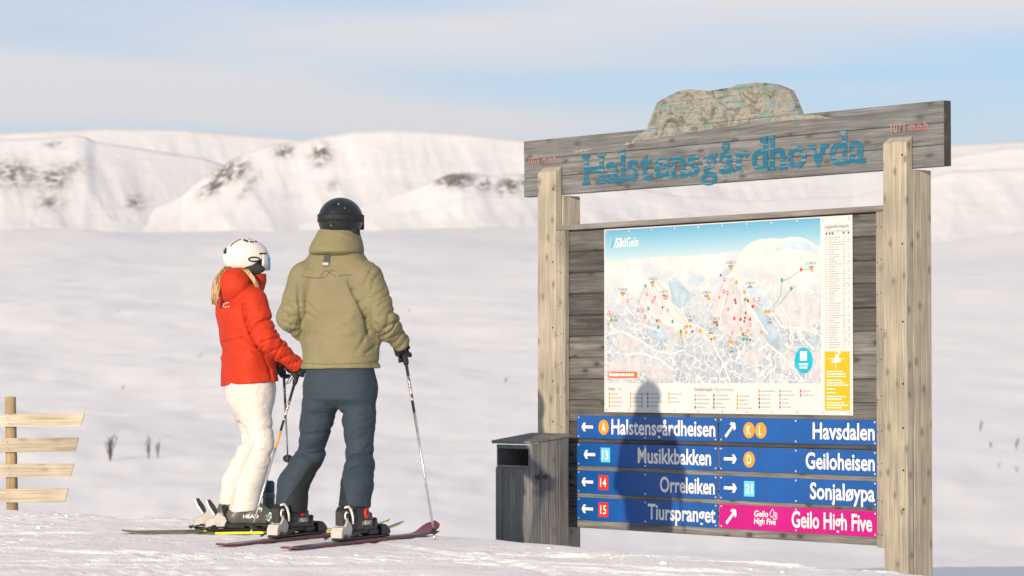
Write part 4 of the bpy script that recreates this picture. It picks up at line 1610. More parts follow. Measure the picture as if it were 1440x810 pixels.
def glove(parent, C, axis, palm_dir, wrist, cuff_from):
    fn = grip_sdf(C, axis, palm_dir, wrist)

    def f2(P):
        d = fn(P)
        return smin(d, cone(P, wrist, cuff_from, 0.034, 0.042), 0.02)
    C = np.asarray(C)
    allp = np.array([C, np.asarray(wrist), np.asarray(cuff_from)])
    lo, hi = allp.min(0) - 0.085, allp.max(0) + 0.085
    o = link('glove', sdf_mesh('glove', f2, lo, hi, 0.0045, 1), M['glove_black'], parent)
    return o


def make_boot(parent, loc, ang, shell, side, logo_mat, red=False, whites=False):
    """ski boot; x forward, z up, sole at z = 0"""
    def shell_fn(P):
        Q_ = P * np.array([1, 1.0, 1])
        d = cone(Q_, (-0.085, 0, 0.072), (0.03, 0, 0.085), 0.055, 0.056)
        d = smin(d, cone(Q_, (0.02, 0, 0.075), (0.135, 0, 0.052), 0.058, 0.046), 0.02)
        d = smin(d, cone(Q_, (0.01, 0, 0.13), (0.075, 0, 0.085), 0.05, 0.045), 0.03)
        d = np.maximum(d, 0.030 - P[:, 2])
        c = cone(Q_, (-0.055, 0, 0.12), (0.000, 0, 0.285), 0.062, 0.062)
        c = np.maximum(c, (P[:, 2] - 0.27) - 0.25 * P[:, 0])
        d = smin(d, c, 0.012)
        # cuff overlap line and buckle grooves
        d = d + 0.003 * np.exp(-(((P[:, 2] - 0.150 + 0.25 * P[:, 0]) / 0.006) ** 2))
        d = d + 0.0025 * np.exp(-(((P[:, 0] - 0.055 - 0.4 * P[:, 2]) / 0.006) ** 2)) * (P[:, 2] < 0.14)
        return d
    root = link('boot', sdf_mesh('boot', shell_fn, (-0.17, -0.09, 0.0), (0.21, 0.09, 0.36), 0.0065, 1), M[shell], parent)
    root.location = loc
    root.rotation_euler = (0, 0, ang)
    bm = bmesh.new()
    bm_box(bm, 0.075, 0.195, -0.034, 0.034, 0.0, 0.034, 0.006)
    bm_box(bm, -0.152, -0.03, -0.033, 0.033, 0.0, 0.034, 0.006)
    bm_box(bm, -0.04, 0.08, -0.028, 0.028, 0.012, 0.036, 0.004)
    link('sole', bm_done(bm, 'sole'), M['binding_black'], root)
    # cuff strap and liner
    ring = []
    for k in range(25):
        a = 2 * math.pi * k / 24
        ring.append((0.000 + 0.060 * math.cos(a), 0.060 * math.sin(a), 0.268 + 0.018 * math.cos(a)))
    bm = bmesh.new()
    bm_tube(bm, ring, 0.011, 8, True, 0.5)
    link('power_strap', bm_done(bm, 'power_strap', True), M['strap_black'], root)

    def liner(P):
        return np.maximum(np.abs(cone(P, (-0.01, 0, 0.22), (0.012, 0, 0.31), 0.050, 0.052)) - 0.006, 0.2 - P[:, 2])
    link('liner', sdf_mesh('liner', liner, (-0.09, -0.09, 0.19), (0.11, 0.09, 0.39), 0.008, 1), M['boot_liner'], root)
    # buckles along the outer side
    for (bx, bz, tilt) in ((0.110, 0.070, 0.4), (0.052, 0.100, 0.4)):
        bm = bmesh.new()
        y_ = side * (0.050 if bz < 0.15 else 0.052)
        Mx = Matrix.Translation((bx, y_, bz)) @ Matrix.Rotation(tilt, 4, 'Y')
        bm_box(bm, -0.012, 0.012, -0.006, 0.006, -0.026, 0.026, 0.003, Mx)
        bm_box(bm, -0.020, 0.020, -0.004, 0.004, -0.006, 0.004, 0.002, Mx)
        bk = link('buckle', bm_done(bm, 'buckle'), M['buckle_white' if whites else 'binding_black'], root)
        if whites:
            bm = bmesh.new()
            bm_box(bm, -0.005, 0.005, side * 0.0055, side * 0.0075, -0.018, 0.018, 0.0, Mx)
            link('buckle_inlay', bm_done(bm, 'buckle_inlay'), M['buckle_green'], bk)
    # maker's lettering on the side, laid onto the shell
    bvh = BVHTree.FromObject(root, bpy.context.evaluated_depsgraph_get()) if False else None
    me = root.data
    vco = [v.co.copy() for v in me.vertices]
    bvh = BVHTree.FromPolygons(vco, [tuple(p.vertices) for p in me.polygons])
    tm = text_plane('HEAD', -0.045, 0.047, 0.062, 0.022, 0.0, 0.03)
    for v in tm.vertices:
        x = v.co.x if side < 0 else -0.02 - v.co.x
        hit = bvh.ray_cast(Vector((x, side * 0.2, v.co.z)), Vector((0, -side, 0)))
        v.co = (x, (hit[0].y if hit[0] else side * 0.056) + side * 0.002, v.co.z)
    link('lettering', tm, M['print_white'], root)
    if red:
        bm = bmesh.new()
        bm_lathe(bm, [(0.031, -0.01), (0.031, 0.006), (0.024, 0.010)], 20, Matrix.Translation((-0.012, side * 0.060, 0.128)) @ Matrix.Rotation(R(90) * -side, 4, 'X') @ Matrix.Diagonal((0.8, 1.1, 1, 1)))
        rp = link('red_cuff_patch', bm_done(bm, 'red_cuff_patch', False), M['boot_red'], root)
        bm = bmesh.new()
        bm_lathe(bm, [(0.011, 0.0105), (0.009, 0.0125)], 12, Matrix.Translation((-0.012, side * 0.060, 0.128)) @ Matrix.Rotation(R(90) * -side, 4, 'X'))
        link('patch_disc', bm_done(bm, 'patch_disc'), M['binding_black'], rp)
    return root


def make_ski(name_label, tail, ang, ln, zs, core, top, tipmat, boot_at, group, tip_h=0.11, heel='binding_white', emblem=None, levers='binding_black', core_tail=None, arc=False):
    root = empty('ski', (tail[0], tail[1], zs), ang)
    tag(root, name_label, 'ski', group)
    n = 60
    rows = []
    for i in range(n + 1):
        s = i / n
        x = s * ln
        w = 0.036 + 0.020 * abs(2 * s - 1) ** 1.8 + 0.004 * s
        e = (ln - x) / 0.085
        if e < 1:
            w *= math.sqrt(max(1e-4, 1 - (1 - e) ** 2))
        e = x / 0.03
        if e < 1:
            w *= 0.6 + 0.4 * e
        u = max(0.0, (x - (ln - 0.26)) / 0.26)
        z = tip_h * u ** 2.1
        z += 0.012 * max(0, 1 - x / 0.12) ** 2
        t = 0.006 + 0.010 * (1 - abs(2 * s - 1)) ** 0.6
        rows.append((x, w, z, t))

    def strip(name, z_lo, z_hi, inset, mat, i0=0, i1=None, parent=None):
        bm = bmesh.new()
        prev = None
        sel = rows[i0:(i1 or len(rows))]
        for (x, w, z, t) in sel:
            w2 = max(0.0015, w - inset)
            ring = [bm.verts.new((x, -w2, z + z_lo(t))), bm.verts.new((x, w2, z + z_lo(t))), bm.verts.new((x, w2 * 0.96, z + z_hi(t))), bm.verts.new((x, -w2 * 0.96, z + z_hi(t)))]
            if prev:
                for k in range(4):
                    bm.faces.new((prev[k], prev[(k + 1) % 4], ring[(k + 1) % 4], ring[k]))
            else:
                bm.faces.new(ring[::-1])
            prev = ring
        bm.faces.new(prev)
        return link(name, bm_done(bm, name), M[mat], parent or root)
    it_ = int(n * 0.30) if core_tail else 0
    strip('core', lambda t: 0.0, lambda t: t, 0.0, core, it_)
    if core_tail:
        strip('core', lambda t: 0.0, lambda t: t, 0.0, core_tail, 0, it_ + 1)
    i_tip = int(n * (1 - 0.17 / ln))
    strip('top_sheet', lambda t: t + 0.0002, lambda t: t + 0.0016, 0.003, top, 0, i_tip + 1)
    tp = strip('tip_sheet', lambda t: t + 0.0002, lambda t: t + 0.0017, 0.003, tipmat, i_tip)
    if emblem:
        bm = bmesh.new()
        for pts in ([(-.05, -.02), (-.02, .018), (.0, -.005), (.03, .022)], [(-.045, .012), (-.01, -.02), (.02, .002), (.04, -.006)]):
            for a, b in zip(pts[:-1], pts[1:]):
                x0, x1 = ln - 0.09 + a[0], ln - 0.09 + b[0]
                def zz(x):
                    return tip_h * (max(0.0, x - (ln - 0.26)) / 0.26) ** 2.1 + 0.0105
                vs_ = [bm.verts.new(p) for p in ((x0, a[1] - .004, zz(x0)), (x1, b[1] - .004, zz(x1)), (x1, b[1] + .004, zz(x1)), (x0, a[1] + .004, zz(x0)))]
                bm.faces.new(vs_)
        link('emblem', bm_done_flat(bm, 'emblem'), M[emblem], tp)
    # binding
    bx = boot_at
    bm = bmesh.new()
    bm_box(bm, bx - 0.26, bx + 0.30, -0.033, 0.033, 0.0185, 0.033, 0.005)
    link('binding_plate', bm_done(bm, 'binding_plate'), M['binding_black'], root)
    bm = bmesh.new()
    bm_prism(bm, [(bx + 0.19, 0.034), (bx + 0.30, 0.034), (bx + 0.295, 0.055), (bx + 0.25, 0.085), (bx + 0.205, 0.092), (bx + 0.188, 0.082), (bx + 0.186, 0.074), (bx + 0.20, 0.072)], -0.036, 0.036)
    bmesh.ops.bevel(bm, geom=[e for e in bm.edges if e.calc_length() > 0.06], offset=0.004, segments=2, affect='EDGES')
    link('toe_piece', bm_done(bm, 'toe_piece'), M['binding_black'], root)
    bm = bmesh.new()
    bm_prism(bm, [(bx - 0.262, 0.034), (bx - 0.235, 0.034), (bx - 0.228, 0.052), (bx - 0.205, 0.056), (bx - 0.190, 0.034), (bx - 0.155, 0.034), (bx - 0.15, 0.060), (bx - 0.140, 0.078), (bx - 0.150, 0.100), (bx - 0.185, 0.104), (bx - 0.215, 0.094), (bx - 0.248, 0.088), (bx - 0.262, 0.066)], -0.033, 0.033)
    bmesh.ops.bevel(bm, geom=[e for e in bm.edges if e.calc_length() > 0.07], offset=0.006, segments=2, affect='EDGES')
    hp = link('heel_piece', bm_done(bm, 'heel_piece'), M[heel], root)
    if arc:
        bm = bmesh.new()
        bm_prism(bm, [(bx - 0.232, 0.100), (bx - 0.170, 0.108), (bx - 0.150, 0.150), (bx - 0.166, 0.192), (bx - 0.205, 0.200), (bx - 0.232, 0.175)], -0.022, 0.022)
        lv = link('heel_lever', bm_done(bm, 'heel_lever'), M['binding_black'], hp)
        bm = bmesh.new()
        bm_tube(bm, [(bx - 0.215, -0.026, 0.196), (bx - 0.185, -0.030, 0.200), (bx - 0.160, -0.034, 0.180), (bx - 0.143, -0.036, 0.145), (bx - 0.138, -0.036, 0.105)], [0.006, 0.008, 0.008, 0.007, 0.006], 6)
        link('lever_arm', bm_done(bm, 'lever_arm', True), M['buckle_white'], hp)
        bm = bmesh.new()
        bm_tube(bm, [(bx - 0.19 + 0.018 * math.cos(a), -0.0235, 0.150 + 0.020 * math.sin(a)) for a in np.linspace(0.9, 5.4, 12)], 0.006, 6)
        link('lever_ring', bm_done(bm, 'lever_ring', True), M['buckle_white'], hp)
        bm = bmesh.new()
        for sy in (-1, 1):
            bm_tube(bm, [(bx - 0.14, sy * 0.046, 0.042), (bx - 0.24, sy * 0.050, 0.044), (bx - 0.29, sy * 0.053, 0.030)], [0.004, 0.004, 0.007], 6)
        link('brake_arms', bm_done(bm, 'brake_arms', True), M['binding_black'], root)['kind'] = 'stuff'
        return root
    bm = bmesh.new()
    bm_prism(bm, [(bx - 0.20, 0.108), (bx - 0.178, 0.106), (bx - 0.205, 0.165), (bx - 0.235, 0.205), (bx - 0.252, 0.200), (bx - 0.238, 0.165)], -0.016, 0.016)
    lv = link('heel_lever', bm_done(bm, 'heel_lever'), M[levers], hp)
    bm = bmesh.new()
    bm_prism(bm, [(bx - 0.2395, 0.165), (bx - 0.2535, 0.200), (bx - 0.262, 0.198), (bx - 0.250, 0.160), (bx - 0.218, 0.112), (bx - 0.206, 0.112)], -0.013, 0.013)
    link('lever_face', bm_done(bm, 'lever_face'), M['print_white'], hp)
    for sy in (-1, 1):
        bm = bmesh.new()
        bm_tube(bm, [(bx - 0.14, sy * 0.046, 0.042), (bx - 0.24, sy * 0.050, 0.044), (bx - 0.29, sy * 0.053, 0.030)], [0.004, 0.004, 0.007], 6)
        link('brake_arm', bm_done(bm, 'brake_arm', True), M['binding_black'], root)
    return root


def make_pole(label, top, tip, bands, group=None, text=None, loop_dir=None):
    """ski pole from grip to tip; bands = list of (t0, t1, material)"""
    top, tip = Vector(top), Vector(tip)
    root = empty('ski_pole', tip)
    tag(root, label, 'ski pole', group)
    A = top - tip
    ln = A.length
    a = A.normalized()
    P_ = lambda t: a * ln * t
    rad = lambda t: 0.0052 + 0.0042 * t
    for t0, t1, mt in bands:
        link('shaft_section', tube_me('shaft_section', [P_(t0), P_((t0 + t1) / 2), P_(t1 - 0.0005)], [rad(t0), rad((t0 + t1) / 2), rad(t1)], 12), M[mt], root)
    gt = 0.14 / ln
    link('grip', tube_me('grip', [P_(1 - gt), P_(1 - gt * 0.9), P_(1 - gt * 0.4), P_(1 - gt * 0.12), P_(1), P_(1 + 0.008 / ln)], [0.012, 0.016, 0.0145, 0.019, 0.020, 0.012], 12), M['strap_black'], root)
    bm = bmesh.new()
    rq = a.to_track_quat('Z', 'Y').to_matrix().to_4x4()
    Mb = Matrix.Translation(P_(0.055 / ln)) @ rq
    bm_lathe(bm, [(0.008, -0.012), (0.030, -0.004), (0.031, 0.0), (0.012, 0.006), (0.009, 0.02)], 16, Mb)
    link('basket', bm_done(bm, 'basket', True), M['binding_black'], root)
    link('tip', tube_me('tip', [P_(0), P_(0.02 / ln), P_(0.05 / ln)], [0.002, 0.005, 0.0065], 8), M['steel'], root)
    # wrist strap
    ld = Vector(loop_dir or (0.05, -0.03, -0.06))
    t_ = P_(1 - 0.01 / ln)
    pts = [t_ + a * 0.0 + ld * 0.15, t_ + ld * 0.6 + a * 0.005, t_ + ld * 1.0 - a * 0.02, t_ + ld * 1.2 - a * 0.055, t_ + ld * 0.85 - a * 0.07, t_ + ld * 0.4 - a * 0.045, t_ + ld * 0.12 - a * 0.012]
    bm = bmesh.new()
    bm_tube(bm, pts, 0.010, 6, True, 0.22)
    link('wrist_strap', bm_done(bm, 'wrist_strap', True), M['strap_black'], root)
    if text:
        # white lettering down the shaft, facing the photographer
        tm = text_plane(text[0], 0, text[2] * ln, -0.006, 0.012, 0.0, 0.03)
        side = a.cross(Vector((0, 1, 0))).normalized()
        out = Vector((0, -1, 0))
        out = (out - a * out.dot(a)).normalized()
        r_ = rad(text[1]) + 0.0012
        for v in tm.vertices:
            p = P_(text[1]) + a * v.co.x
            ang_ = max(-1.35, min(1.35, v.co.z / r_))
            v.co = p + out * (r_ * math.cos(ang_)) - side * (r_ * math.sin(ang_))
        link('lettering', tm, M['print_white'], root)
    return root


# ------------------------------------------------------------------ people
def head_sdf(c, face_ang, s=1.0):
    """a head whose face looks along face_ang (world angle)"""
    f = np.array([math.cos(face_ang), math.sin(face_ang), 0.0])
    l = np.array([-f[1], f[0], 0.0])
    c = np.asarray(c, float)
    W = lambda a, b, z: c + f * a * s + l * b * s + np.array([0, 0, z * s])

    def fn(P):
        d = ell(P, W(-0.01, 0, 0.03), (0.092 * s, 0.074 * s, 0.092 * s), face_ang)
        d = smin(d, ell(P, W(0.03, 0, -0.04), (0.062 * s, 0.058 * s, 0.082 * s), face_ang), 0.03)
        d = smin(d, cone(P, W(0.088, 0, 0.008), W(0.104, 0, -0.03), 0.010, 0.014), 0.012)      # nose
        d = smin(d, cone(P, W(0.062, 0, -0.105), W(0.07, 0, -0.1), 0.018, 0.016), 0.02)        # chin
        for sy in (-1, 1):
            d = smin(d, -0 + ell(P, W(-0.005, sy * 0.078, -0.005), (0.02, 0.009, 0.032), face_ang), 0.006)   # ear
            d = np.maximum(d, -(np.linalg.norm(P - W(0.098, sy * 0.030, 0.008), axis=1) - 0.017))            # eye socket
            d = np.minimum(d, np.linalg.norm(P - W(0.074, sy * 0.030, 0.008), axis=1) - 0.012)               # eyeball
        d = np.minimum(d, cone(P, W(0.088, -0.022, -0.062), W(0.088, 0.022, -0.062), 0.0065, 0.0065))        # lips
        return d
    return fn, W


def project(bvh, origin, uv_, lift=0.003):
    """photo points laid on a surface (object space of a person standing at origin)"""
    out = []
    for (u, v) in uv_:
        r = ray(u, v).normalized()
        hit = bvh.ray_cast(Vector((0, 0, EYE)) - origin, r)
        if hit[0] is not None:
            out.append((hit[0] + hit[1] * lift, hit[1]))
    return out


def bvh_of(o):
    me = o.data
    return BVHTree.FromPolygons([v.co.copy() for v in me.vertices], [tuple(p.vertices) for p in me.polygons])


def dense(pts, n=6):
    out = []
    for a, b in zip(pts[:-1], pts[1:]):
        for k in range(n):
            out.append((a[0] + (b[0] - a[0]) * k / n, a[1] + (b[1] - a[1]) * k / n))
    out.append(pts[-1])
    return out


def seam(name, bvh, origin, pts, mat, parent, w=0.0016):
    hits = project(bvh, origin, dense(pts), 0.0005)
    if len(hits) < 2:
        return
    bm = bmesh.new()
    bm_tube(bm, [h[0] for h in hits], w, 5)
    link(name, bm_done(bm, name, True), M[mat], parent)


def patch(name, bvh, origin, corners, mat, parent, nu=6, nv=6, lift=0.003):
    """a cloth patch that follows the surface: four photo corners"""
    bm = bmesh.new()
    g = {}
    for i in range(nu + 1):
        for j in range(nv + 1):
            a, b = i / nu, j / nv
            u = (1 - a) * ((1 - b) * corners[0][0] + b * corners[3][0]) + a * ((1 - b) * corners[1][0] + b * corners[2][0])
            v = (1 - a) * ((1 - b) * corners[0][1] + b * corners[3][1]) + a * ((1 - b) * corners[1][1] + b * corners[2][1])
            h = project(bvh, origin, [(u, v)], lift)
            if h:
                g[i, j] = bm.verts.new(h[0][0])
    for i in range(nu):
        for j in range(nv):
            k = [(i, j), (i + 1, j), (i + 1, j + 1), (i, j + 1)]
            if all(q_ in g for q_ in k):
                bm.faces.new([g[q_] for q_ in k])
    return link(name, bm_done_flat(bm, name), M[mat], parent)


def text_on(name, body, bvh, origin, u0, u1, vbase, vtop, mat, parent, bold=0.02, lift=0.005):
    tm = text_plane(body, u0, u1, 0, vbase - vtop, 0.0, bold)
    for v in tm.vertices:
        h = project(bvh, origin, [(v.co.x, vbase - v.co.z)], lift)
        if h:
            v.co = h[0][0]
    link(name, tm, M[mat], parent)


# ---- the man in the olive jacket
MY = 15.65
MO = Vector(((465 - 720) / FPX * MY, MY, 0.0))
mx = lambda u: (u - 465) / (FPX / MY)
mz = lambda v: EYE + (530 - v) / (FPX / MY)
FA = R(65)                       # the way his skis and hips point
YAW = FA - R(90)
LF, RF = (-0.19, 0.14), (0.178, -0.16)
SKI_Z = 0.004

m_sh_r, m_el_r, m_wr_r = (mx(522), -0.05, mz(394)), (mx(539), -0.06, mz(449)), (mx(562), 0.07, mz(482))
m_sh_l, m_el_l, m_wr_l = (mx(422), 0.03, mz(393)), (mx(409), 0.03, mz(448)), (mx(447), 0.24, mz(482))
m_hip_r, m_knee_r, m_ank_r = (mx(503), -0.01, mz(548)), (mx(507), -0.03, mz(640)), (RF[0] + 0.0, RF[1] - 0.0, 0.22)
m_hip_l, m_knee_l, m_ank_l = (mx(453), 0.03, mz(548)), (mx(435), 0.12, mz(640)), (LF[0] + 0.0, LF[1] - 0.0, 0.22)
pole_c = (mx(566), 0.13, mz(487))
M_HEAD = (mx(478), 0.05, mz(314))


def torso_rows(shr=0.0):
    rows = []
    for v, u, hw, dp in ((530, 478, 51, 0.146), (518, 478, 51.5, 0.146), (500, 478, 51.5, 0.146), (470, 477, 51, 0.146), (440, 476, 53, 0.150), (415, 474.5, 55, 0.150), (398, 474, 58, 0.148),
                         (384, 473, 57, 0.138), (374, 472.5, 52, 0.125), (366, 472, 45, 0.115), (358, 472, 39, 0.108), (350, 472, 35, 0.100)):
        a = hw / (FPX / MY) / 0.955
        rows.append((mz(v), mx(u), 0.02 + 0.03 * (518 - v) / 150, a - shr, dp - shr))
    return sorted(rows)


def man_body(P):
    hf, W = head_sdf(M_HEAD, R(64), 0.94)
    d = hf(P)
    d = smin(d, cone(P, (mx(476), 0.04, mz(325)), (mx(473), 0.03, mz(365)), 0.055, 0.065), 0.03)
    d = smin(d, loft(P, torso_rows(0.035), YAW), 0.02)
    for a, b, c, hand in ((m_sh_r, m_el_r, m_wr_r, pole_c), (m_sh_l, m_el_l, m_wr_l, (m_wr_l[0] + 0.05, m_wr_l[1] + 0.04, m_wr_l[2] - 0.01))):
        d = smin(d, limb(P, [a, b, c, hand], [0.052, 0.042, 0.030, 0.024])[0], 0.02)
    for a, b, c in ((m_hip_r, m_knee_r, m_ank_r), (m_hip_l, m_knee_l, m_ank_l)):
        ft = (c[0] + 0.06 * math.cos(FA), c[1] + 0.06 * math.sin(FA), 0.11)
        d = smin(d, limb(P, [a, b, (c[0] - 0.02, c[1] - 0.02, 0.31), (c[0] - 0.03, c[1] - 0.05, 0.15), ft], [0.072, 0.050, 0.036, 0.034, 0.028])[0], 0.02)
    return d


man = link('person', sdf_mesh('person', man_body, (-0.42, -0.35, 0.03), (0.55, 0.48, 1.95), 0.012, 2), M['skin'])
man.location = MO
tag(man, 'person in olive green jacket and slate blue trousers leaning on one ski pole', 'person')


def man_jacket(P):
    d = loft(P, torso_rows(0.0), YAW, 2.4)
    # back drape: long soft folds and a pulled waist
    q_ = P * np.array([9.0, 9.0, 2.6])
    d = d - 0.010 * vnoise(q_, 5) * sstep(1.55, 1.4, P[:, 2])
    d = d - 0.012 * (1 - np.abs(vnoise(np.stack([P[:, 0] * 5 + P[:, 2] * 3, P[:, 1] * 4, P[:, 2] * 9 - P[:, 0] * 4], 1), 8))) ** 3 * sstep(1.45, 1.2, P[:, 2])
    # hem band
    d = d + 0.004 * np.exp(-((P[:, 2] - mz(509)) / 0.006) ** 2)
    # shoulders and sleeves
    for a, b, c, rr, sd in ((m_sh_r, m_el_r, m_wr_r, (0.090, 0.080, 0.058), 3), (m_sh_l, m_el_l, m_wr_l, (0.088, 0.080, 0.058), 4)):
        a2 = tuple(np.array(a) + np.array([-0.02 if sd == 3 else 0.02, 0, 0.01]))
        dl, S, O = limb(P, [a2, b, c], rr, 0.04)
        w = 0.25 + 0.75 * np.exp(-((S - 0.24) / 0.11) ** 2) + 0.6 * sstep(0.30, 0.42, S)
        dl = dl - folds(S, O, 0.015, 22.0, 6.0, sd) * w
        e = np.array(c) - np.array(b)
        e = e / np.linalg.norm(e)
        dl = np.maximum(dl, (P - np.array(c)) @ e - 0.012)
        d = smin(d, dl, 0.012 + 0.022 * sstep(mz(420), mz(385), P[:, 2]))
    # armhole creases
    PP = np.stack([P[:, 0], P[:, 2], P[:, 1] * 0], 1)
    bk = sstep(0.06, -0.02, P[:, 1])
    for pl, dp, sg in (([(519, 470), (515, 448), (506, 425), (497, 408), (492, 396)], 0.013, 0.010), ([(424, 478), (423.5, 450), (421, 425), (420, 402)], 0.012, 0.009),
                       ([(530, 372), (522, 384), (515, 400)], 0.007, 0.008), ([(536, 384), (527, 395), (524, 410)], 0.006, 0.008), ([(436, 376), (428, 386)], 0.004, 0.008),
                       ([(500, 500), (512, 480), (519, 466)], 0.006, 0.009), ([(428, 492), (440, 478), (446, 460)], 0.004, 0.010), ([(505, 470), (490, 455)], 0.004, 0.010),
                       ([(533, 431), (545, 424)], 0.011, 0.008), ([(536, 446), (555, 438)], 0.012, 0.008), ([(541, 461), (561, 452)], 0.012, 0.008), ([(550, 476), (568, 465)], 0.011, 0.007), ([(527, 418), (541, 408)], 0.012, 0.007),
                       ([(530, 455), (543, 470)], 0.012, 0.007), ([(396, 438), (408, 444), (421, 446)], 0.012, 0.008), ([(398, 452), (410, 457), (423, 457)], 0.012, 0.008), ([(405, 464), (423, 469)], 0.011, 0.007), ([(401, 420), (416, 432)], 0.013, 0.007),
                       ([(516, 497), (528, 487)], 0.010, 0.008), ([(440, 352), (468, 357), (500, 351)], 0.010, 0.006), ([(446, 346), (470, 350), (497, 343)], 0.009, 0.006), ([(503, 503), (520, 503)], 0.006, 0.008),
                       ([(448, 470), (470, 480), (500, 474)], 0.004, 0.012), ([(431, 440), (444, 450)], 0.007, 0.009), ([(430, 425), (446, 438)], 0.006, 0.009)):
        for a, b in zip(pl[:-1], pl[1:]):
            dd = cone(PP, (mx(a[0]), mz(a[1]), 0), (mx(b[0]), mz(b[1]), 0), 0.0, 0.0)
            d = d + bk * dp * np.exp(-(dd / sg) ** 2) * 0.75
    d = np.maximum(d, mz(518.5) - P[:, 2] + 0.008 * P[:, 0])
    # collar and hood lying on the shoulders
    h_rows = [(mz(359), mx(472), 0.035, 0.128, 0.122), (mz(355), mx(472), 0.030, 0.149, 0.146), (mz(349), mx(472), 0.03, 0.148, 0.142), (mz(341), mx(473), 0.035, 0.137, 0.135),
              (mz(332), mx(475), 0.042, 0.123, 0.128), (mz(324), mx(476), 0.05, 0.108, 0.12), (mz(319), mx(477), 0.055, 0.098, 0.112)]
    hood = loft(P, h_rows, YAW, 2.2)
    hood = hood - 0.008 * (1 - np.abs(vnoise(np.stack([P[:, 0] * 3, P[:, 1] * 3, P[:, 2] * 22 + P[:, 0] * 6], 1), 15))) ** 2 + 0.004
    hood = np.maximum(hood, P[:, 2] - mz(322) - 0.10 * (P[:, 1] - 0.0) * 0 + 0.16 * np.maximum(0, P[:, 0] - mx(478)))
    d = smin(d, hood, 0.004)
    inner = loft(P, [(mz(345), mx(477), 0.06, 0.088, 0.10), (mz(300), mx(478), 0.06, 0.10, 0.115)], YAW)
    d = np.maximum(d, -inner)
    return d


jk = link('jacket', sdf_mesh('jacket', man_jacket, (-0.42, -0.34, 0.90), (0.50, 0.42, 1.78), 0.0056, 1), M['jacket_olive'], man)
bj = bvh_of(jk)
for pts in ([(429, 389.5), (445, 391), (457, 390), (466, 379.5), (471, 382)], [(451, 389), (458, 379.7), (472, 389)], [(476, 388.5), (485, 386.5), (496, 387)], [(424, 388), (431, 390)]):
    seam('seam', bj, MO, pts, 'seam_dark', jk)
tb = patch('collar_tab', bj, MO, [(456.5, 359.5), (465.5, 359.5), (463, 375), (453.5, 375)], 'tab_grey', jk)
text_on('tab_lettering', 'HH', bj, MO, 454.6, 462.2, 374, 369.2, 'logo_pale', tb, 0.04, 0.006)
seam('hem_seam', bj, MO, [(428, 511), (450, 512), (480, 512), (505, 511), (529, 509)], 'seam_dark', jk, 0.0012)
seam('back_seam', bj, MO, [(488, 400), (497, 420), (508, 440), (517, 455)], 'seam_dark', jk, 0.0012)


def man_trousers(P):
    hips = loft(P, [(mz(572), mx(479), 0.02, 0.145, 0.06), (mz(562), mx(479), 0.02, 0.186, 0.120), (mz(545), mx(478.5), 0.02, 0.194, 0.128), (mz(518), mx(478), 0.02, 0.195, 0.132), (mz(505), mx(478), 0.02, 0.192, 0.130)], YAW)
    hips = np.maximum(hips, mz(571) - P[:, 2])
    d = None
    for hip, knee, ank, sd in ((m_hip_r, m_knee_r, m_ank_r, 41), (m_hip_l, m_knee_l, m_ank_l, 52)):
        low = (ank[0], ank[1] + 0.0, mz(722) if sd == 52 else mz(712))
        top = (hip[0], hip[1], hip[2])
        shin = (ank[0] - 0.02 - 0.003 * math.cos(FA), ank[1] - 0.02 - 0.003 * math.sin(FA), 0.31)
        low = (ank[0] - 0.02 - 0.036 * math.cos(FA), ank[1] - 0.02 - 0.036 * math.sin(FA), low[2])
        dl, S, O = limb(P, [top, knee, shin, low], (0.104, 0.081, 0.087, 0.092), 0.05)
        tot = np.linalg.norm(np.array(top) - np.array(knee))
        w = 0.35 + 0.9 * np.exp(-((S - tot) / 0.10) ** 2) - 0.1 * sstep(tot + 0.10, tot + 0.2, S) + 0.35 * np.exp(-((S - 0.14) / 0.1) ** 2)
        dl = dl - (folds(S, O, 0.019, 15.0, 4.5, sd) - 0.002) * w
        # seam line below the knee
        dl = dl + 0.004 * np.exp(-((S - tot - 0.02) / 0.006) ** 2)
        cut = mz(723) if sd == 52 else mz(712)
        ax = np.array([math.cos(FA), math.sin(FA)])
        cut = cut - 0.10 * ((P[:, :2] - np.array(ank[:2])) @ ax)
        dl = np.maximum(dl, cut - P[:, 2])
        d = dl if d is None else smin(d, dl, 0.018)
    return smin(d, hips, 0.05)


tr = sdf_mesh('trousers', man_trousers, (-0.40, -0.36, 0.08), (0.42, 0.36, 1.05), 0.0072, 1)
co = np.empty(len(tr.vertices) * 3, dtype=np.float32)
tr.vertices.foreach_get('co', co)
co = co.reshape(-1, 3)
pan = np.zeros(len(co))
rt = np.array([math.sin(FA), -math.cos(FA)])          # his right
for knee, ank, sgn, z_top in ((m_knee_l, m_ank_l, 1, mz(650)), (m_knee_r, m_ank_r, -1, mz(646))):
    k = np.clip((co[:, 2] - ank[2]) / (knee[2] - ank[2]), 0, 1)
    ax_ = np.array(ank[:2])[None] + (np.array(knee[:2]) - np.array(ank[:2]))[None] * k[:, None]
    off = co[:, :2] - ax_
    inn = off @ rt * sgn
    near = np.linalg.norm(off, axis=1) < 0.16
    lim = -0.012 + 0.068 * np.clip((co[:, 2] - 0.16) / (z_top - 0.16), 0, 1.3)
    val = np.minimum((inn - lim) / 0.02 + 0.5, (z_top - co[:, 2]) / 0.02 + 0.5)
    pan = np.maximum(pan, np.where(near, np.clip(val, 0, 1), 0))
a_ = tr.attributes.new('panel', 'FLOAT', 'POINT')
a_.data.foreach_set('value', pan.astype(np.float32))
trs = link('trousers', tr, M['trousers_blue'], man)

for (fx, fy) in (LF, RF):
    make_boot(man, (fx - 0.02, fy - 0.02, SKI_Z + 0.034), FA, 'boot_black', -1, 'print_white', red=True)
